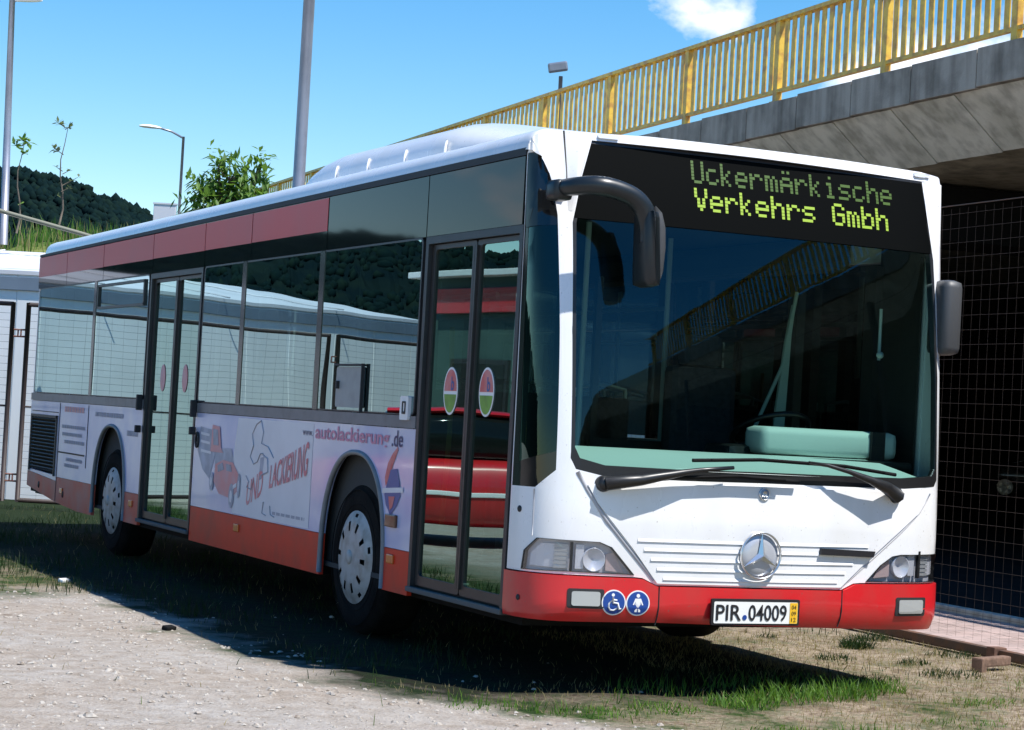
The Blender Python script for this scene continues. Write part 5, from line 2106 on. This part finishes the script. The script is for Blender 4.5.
# tree crowns covering the slope: one far-off wood that nobody could count
_ico = bmesh.new()
bmesh.ops.create_icosphere(_ico, subdivisions=1, radius=1.0)
_ico.verts.index_update()
ico_v = [tuple(v.co) for v in _ico.verts]
ico_f = [[v.index for v in f.verts] for f in _ico.faces]
_ico.free()
wv = []; wf = []
for q_ in range(11000):
    deg = rnd.uniform(9.5, 19) if q_ < 7500 else rnd.uniform(-32, -8)
    i = int((deg + 95) / 118 * NA)
    j = rnd.randint(1, NR - 1)
    if rnd.random() < .25:
        j = NR - rnd.randint(0, 2)
    a = hill_rows[j][i].co; b = hill_rows[min(j + 1, NR)][i + 1].co
    t = rnd.random()
    c = a + (b - a) * t
    s = rnd.uniform(.4, .95)
    k = len(wv)
    hz_ = rnd.uniform(.8, 1.5)
    for v in ico_v:
        w_ = 1 + rnd.uniform(-.22, .22)
        wv.append((c.x + v[0] * s * w_, c.y + v[1] * s * w_, c.z + .2 * s + v[2] * s * w_ * hz_))
    wf += [[k + n_ for n_ in f] for f in ico_f]
wme = bpy.data.meshes.new('forest')
wme.from_pydata(wv, [], wf)
wme.polygons.foreach_set('use_smooth', [True] * len(wf))
tag(link('hill', bm, hill_material()), kind='structure')
tag(link('forest', wme, principled('forest_crowns', (.0035, .0115, .0125), .95, var=.8, vscale=.5, tint=(.0075, .018, .0135), spec=.03)), kind='stuff')

# ------------------------------------------------------------------ trees, saplings, weeds
def leaf_mat(name, col, col2):
    m = principled(name, col, .55, var=.9, vscale=5, tint=col2, spec=.35)
    b = m.node_tree.nodes['Principled BSDF']
    b.inputs['Subsurface Weight'].default_value = 0
    nt = m.node_tree
    tl = nt.nodes.new('ShaderNodeBsdfTranslucent')
    tl.inputs['Color'].default_value = rgb((col2[0] * 1.4, col2[1] * 1.5, col2[2]))
    ms = nt.nodes.new('ShaderNodeMixShader'); ms.inputs[0].default_value = .35
    out = [n for n in nt.nodes if n.type == 'OUTPUT_MATERIAL'][0]
    nt.links.new(b.outputs[0], ms.inputs[1]); nt.links.new(tl.outputs[0], ms.inputs[2]); nt.links.new(ms.outputs[0], out.inputs[0])
    return m
leaf_mat('leaf_green', (.055, .13, .020), (.15, .25, .05))
leaf_mat('leaf_dull', (.07, .10, .05), (.13, .16, .06))
leaf_mat('grass_green', (.06, .14, .018), (.14, .26, .035))
leaf_mat('grass_shaded', (.012, .032, .007), (.022, .050, .010))  # darker copy of the green grass, bus shade put into the colour
leaf_mat('grass_dry', (.24, .20, .09), (.34, .28, .14))
principled('bark', (.12, .10, .075), .9, var=.4, vscale=8)

def leaf(bm, base, d, L, wd, up=Vector((0, 0, 1)), droop=.3):
    d = d.normalized()
    s = d.cross(up)
    if s.length < 1e-3:
        s = Vector((1, 0, 0))
    s.normalize()
    tip = base + d * L - up * droop * L * .5
    mid = base + d * L * .45
    a = bm.verts.new(base); b = bm.verts.new(mid + s * wd * .5 - up * droop * L * .05); c = bm.verts.new(tip); e = bm.verts.new(mid - s * wd * .5 - up * droop * L * .05)
    bm.faces.new((a, b, c)); bm.faces.new((a, c, e))

def broad_tree(label, base, lobes, leafm, seed, nleaf, lsize):
    rn = random.Random(seed)
    t = thing('leafy_tree', label, 'tree', base)
    B = Vector(base)
    bmw = BM(); bml = BM()
    top = B + Vector((0, 0, 2.2))
    tube(bmw, [B, B + Vector((.05, 0, 1.1)), top], [.14, .11, .09], 8)
    for (cx, cy, cz, rx, rz) in lobes:
        c = Vector((cx, cy, cz))
        tube(bmw, [top, (top + c) / 2 + Vector((rn.uniform(-.1, .1), 0, .1)), c], [.07, .045, .02], 6)
        nb = max(6, int(nleaf * rx * rx / 1.4))
        for k in range(nb):
            a = rn.uniform(0, 2 * pi); el = rn.uniform(-.5, 1.35)
            rr = rn.uniform(.55, 1.08)
            e = c + Vector((rx * rr * cos(a) * cos(el), rx * rr * sin(a) * cos(el), rz * rr * sin(el)))
            tube(bmw, [c + (e - c) * .15, e], [.014, .005], 4, cap=False)
            # pinnate spray at the twig end
            dirv = (e - c).normalized() + Vector((rn.uniform(-.5, .5), rn.uniform(-.5, .5), rn.uniform(-.1, .4)))
            dirv.normalize()
            nl = rn.randint(7, 11)
            for q in range(nl):
                f = q / nl
                p = e + dirv * lsize * 2.2 * (f - .3)
                an = rn.uniform(0, 2 * pi)
                sd2 = dirv.cross(Vector((cos(an), sin(an), .3))).normalized()
                leaf(bml, p, (dirv * .5 + sd2 * (1 if q % 2 else -1) + Vector((0, 0, rn.uniform(-.3, .3)))), lsize * rn.uniform(.7, 1.25), lsize * rn.uniform(.26, .4), droop=rn.uniform(.1, .7))
    link('trunk', bmw, M['bark'], t)
    link('crown', bml, M[leafm], t)
    return t
TB = Vector((4.9, 21.5, 0))
broad_tree('bright green leafy tree showing its top over the bus roof beside the lamp mast', (5.0, 21.6, .0),
           [(5.12, 21.85, 4.78, .30, .24), (4.95, 21.9, 4.98, .15, .14), (4.85, 22.0, 4.52, .28, .16), (5.52, 21.7, 4.98, .17, .20), (5.3, 21.8, 4.45, .36, .2), (5.2, 21.8, 4.2, .5, .4)], 'leaf_green', 4, 400, .19)

def sapling(label, base, h, knots, seed, leafm='leaf_dull'):
    rn = random.Random(seed)
    t = thing('sapling', label, 'sapling', base, 'thin saplings on the bank')
    B = Vector(base)
    pts = [B + Vector((.04 * sin(k * 1.3), 0, h * k / 6)) for k in range(7)]
    bm = BM(); bml = BM()
    tube(bm, pts, [.016, .014, .012, .010, .008, .006, .004], 5)
    for f, off, n, s in knots:
        p = B + Vector((0, 0, h * f))
        e = p + _r * off + Vector((0, 0, abs(off) * .6))
        tube(bm, [p, e], [.007, .003], 4)
        for k in range(n):
            q = p + (e - p) * rn.uniform(.5, 1.1)
            d = Vector((rn.uniform(-1, 1), rn.uniform(-1, 1), rn.uniform(-.2, .9)))
            leaf(bml, q, d, s * rn.uniform(.7, 1.3), s * rn.uniform(.45, .7), droop=rn.uniform(0, .6))
    link('stem', bm, M['bark'], t)
    link('leaves', bml, M[leafm], t)
    return t
sapling('tall thin sapling with sparse leaf tufts in front of the hill', (2.15, 20.2, 3.75), 1.38,
        [(1.0, -.10, 16, .10), (.98, .08, 12, .09), (.72, -.14, 16, .10), (.55, -.10, 5, .06), (.52, .10, 7, .07), (.40, .22, 8, .07), (.34, .12, 8, .07), (.28, -.05, 4, .05)], 2)
sapling('short sapling with one leaf tuft close to the slim street lamp', (1.62, 20.5, 3.6), 1.32,
        [(1.0, .0, 16, .13), (.94, .10, 14, .12), (.90, -.10, 12, .12), (.84, .06, 10, .10), (.3, .05, 5, .08)], 7, 'leaf_green')

# ground cover: blades as one mesh per kind (nobody could count them)
def blades(name, spots, m, seed):
    rn = random.Random(seed)
    vs = []; fs = []
    for (x, y, z, h, w, lean) in spots:
        a = rn.uniform(0, 2 * pi)
        dx, dy = cos(a), sin(a)
        la = rn.uniform(0, 2 * pi)
        lx, ly = cos(la) * lean * h, sin(la) * lean * h
        i = len(vs)
        vs += [(x - dx * w, y - dy * w, z), (x + dx * w, y + dy * w, z), (x + lx * .4 + dx * w * .7, y + ly * .4 + dy * w * .7, z + h * .6), (x + lx * .4 - dx * w * .7, y + ly * .4 - dy * w * .7, z + h * .6), (x + lx, y + ly, z + h)]
        fs += [(i, i + 1, i + 2, i + 3), (i + 3, i + 2, i + 4)]
    me = bpy.data.meshes.new(name)
    me.from_pydata(vs, [], fs)
    return tag(link(name, me, M[m]), kind='stuff')
rn = random.Random(8)
green = []; dry = []
def try_blade(x, y, dens_bias=0.0, hmul=1.0):
    n = mnoise.noise(Vector((x * .9, y * .9, 2))) + .5 * mnoise.noise(Vector((x * 3.1, y * 3.1, 4))) - .22 * max(0, min(1, x - 1.2))
    if gravel_edge(x + .35 * mnoise.noise(Vector((x, y, 7))), y) and y < 5.2 and dens_bias < .5:
        if rn.random() > .008:
            return
    if n + dens_bias > rn.uniform(-.1, .75):
        h = rn.uniform(.02, .07) * (1 + max(0, n)) * hmul
        if y > .55 and x > -.9 and rn.random() < .55:
            return
        green.append((x, y, gz(x, y) - .004, h, rn.uniform(.0016, .004), rn.uniform(.1, .7)))
    elif rn.random() < (.8 if x > 1.4 and y < 3 else (.3 if y < .55 or x < -.9 else .04)):
        dry.append((x, y, gz(x, y) - .004, rn.uniform(.015, .05) * hmul, rn.uniform(.001, .0025), rn.uniform(.2, 1.0)))
for k in range(62000):
    x = rn.uniform(-2.5, 4.3); y = rn.uniform(-3.6, 5.0)
    try_blade(x, y)
for k in range(30000):
    x = rn.uniform(-2.6, 1.2); y = rn.uniform(5.0, 16.0)
    try_blade(x, y, .25, 1.4)
# lush clumps along the shadow edge before the bumper, and a few loose ones
def clump(cx, cy, r, n, h):
    for k in range(n):
        a = rn.uniform(0, 2 * pi); q = r * math.sqrt(rn.random())
        x = cx + q * cos(a); y = cy + q * .7 * sin(a)
        green.append((x, y, gz(x, y) - .004, h * rn.uniform(.4, 1.1) * (1 - .5 * q / r), rn.uniform(.002, .0045), rn.uniform(.2, .9)))
for cx, cy, r, n, h in ((1.15, -.15, .22, 260, .11), (1.5, .0, .25, 320, .13), (1.85, .02, .25, 340, .14), (2.2, .2, .22, 260, .12), (.6, -.3, .2, 150, .07), (.15, -.35, .25, 170, .06), (-.3, -.1, .22, 90, .05),
                        (3.45, 2.15, .13, 300, .13), (3.9, 2.6, .14, 160, .10), (3.2, .8, .25, 160, .07), (2.6, -.3, .3, 160, .06), (2.85, 3.2, .2, 160, .09), (3.9, 1.7, .2, 120, .08), (2.9, 1.6, .16, 110, .07), (3.3, 1.3, .12, 90, .08), (2.5, .6, .2, 130, .06), (3.6, .3, .16, 100, .07), (2.0, -.9, .25, 110, .05), (1.5, -1.3, .2, 80, .04), (3.1, 2.7, .1, 70, .06), (.9, -1.0, .3, 160, .05)):
    clump(cx, cy, r, n, h)
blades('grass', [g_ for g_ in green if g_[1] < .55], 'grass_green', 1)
blades('shade_toned_grass', [g_ for g_ in green if g_[1] >= .55], 'grass_shaded', 5)  # same grass, drawn in the shade-coloured material
blades('dry_grass', dry, 'grass_dry', 2)
# tall grass on the bank crest
tall = []; tall2 = []
for k in range(9000):
    a = rn.uniform(-3, 22); n = rn.uniform(6.5, 11)
    p = lp(a, n, 0)
    z = 3.3 + min(.45, (n - 6.5) * .3) - max(0.0, min(1.0, (a - 2.5) / 3.0)) * 1.3
    n_ = mnoise.noise(Vector((p[0] * .7, p[1] * .7, 0)))
    (tall if rn.random() < .7 else tall2).append((p[0], p[1], z, rn.uniform(.15, .45) * (1 + .8 * max(0, n_)), rn.uniform(.006, .012), rn.uniform(.05, .4)))
blades('bank_tall_grass', tall, 'grass_green', 3)
blades('bank_dry_stems', tall2, 'grass_dry', 4)

# loose stones on the gravel
vs = []; fs = []
def stone(x, y, s):
    i = len(vs)
    z = gz(x, y)
    h = s * rn.uniform(.35, .7)
    k = 6
    a0 = rn.uniform(0, 2 * pi)
    for j in range(k):
        a = a0 + 2 * pi * j / k
        rr = s * rn.uniform(.7, 1.1)
        vs.append((x + rr * cos(a), y + rr * sin(a), z + rn.uniform(-.2, .3) * h))
    for j in range(3):
        a = a0 + 2 * pi * j / 3 + .3
        vs.append((x + s * .5 * cos(a), y + s * .5 * sin(a), z + h * rn.uniform(.8, 1.1)))
    for j in range(k):
        t = i + k + (j // 2) % 3
        fs.append((i + j, i + (j + 1) % k, t))
        if j % 2 == 1:
            fs.append((i + (j + 1) % k, i + k + ((j // 2) + 1) % 3, t))
    fs.append((i + k, i + k + 1, i + k + 2))
for q in range(5000):
    x = rn.uniform(-3.2, 1.2); y = rn.uniform(-4.2, 5.2)
    if gravel_edge(x + .5 * mnoise.noise(Vector((x, y, 7))), y) or rn.random() < .02:
        stone(x, y, abs(rn.gauss(0, .008)) + .004)
for q in range(26):
    x = rn.uniform(-2.6, -.9); y = rn.uniform(-3.6, 4.8)
    stone(x, y, rn.uniform(.02, .038))
me = bpy.data.meshes.new('gravel_stones')
me.from_pydata(vs, [], fs)
tag(link('gravel_stones', me, principled('stone', (.40, .37, .33), .9, var=.7, vscale=30, tint=(.20, .155, .12))), kind='stuff')
# a few dark scraps and a pale one lying on the yard
for i, (x, y, m_, lab) in enumerate(((-1.05, 2.9, 'rubber', 'dark scrap lying on the gravel near the shadow edge'), (-.95, 6.0, 'sticker_white', 'small pale scrap lying on the brown grass strip'))):
    bm = BM()
    box(bm, (x, y, gz(x, y) + .012), (.09, .05, .03), rot=Matrix.Rotation(R(35), 3, 'Z') @ Matrix.Rotation(R(12), 3, 'X'), bevel=.01)
    tag(link('litter_scrap', bm, M[m_]), lab, 'litter')
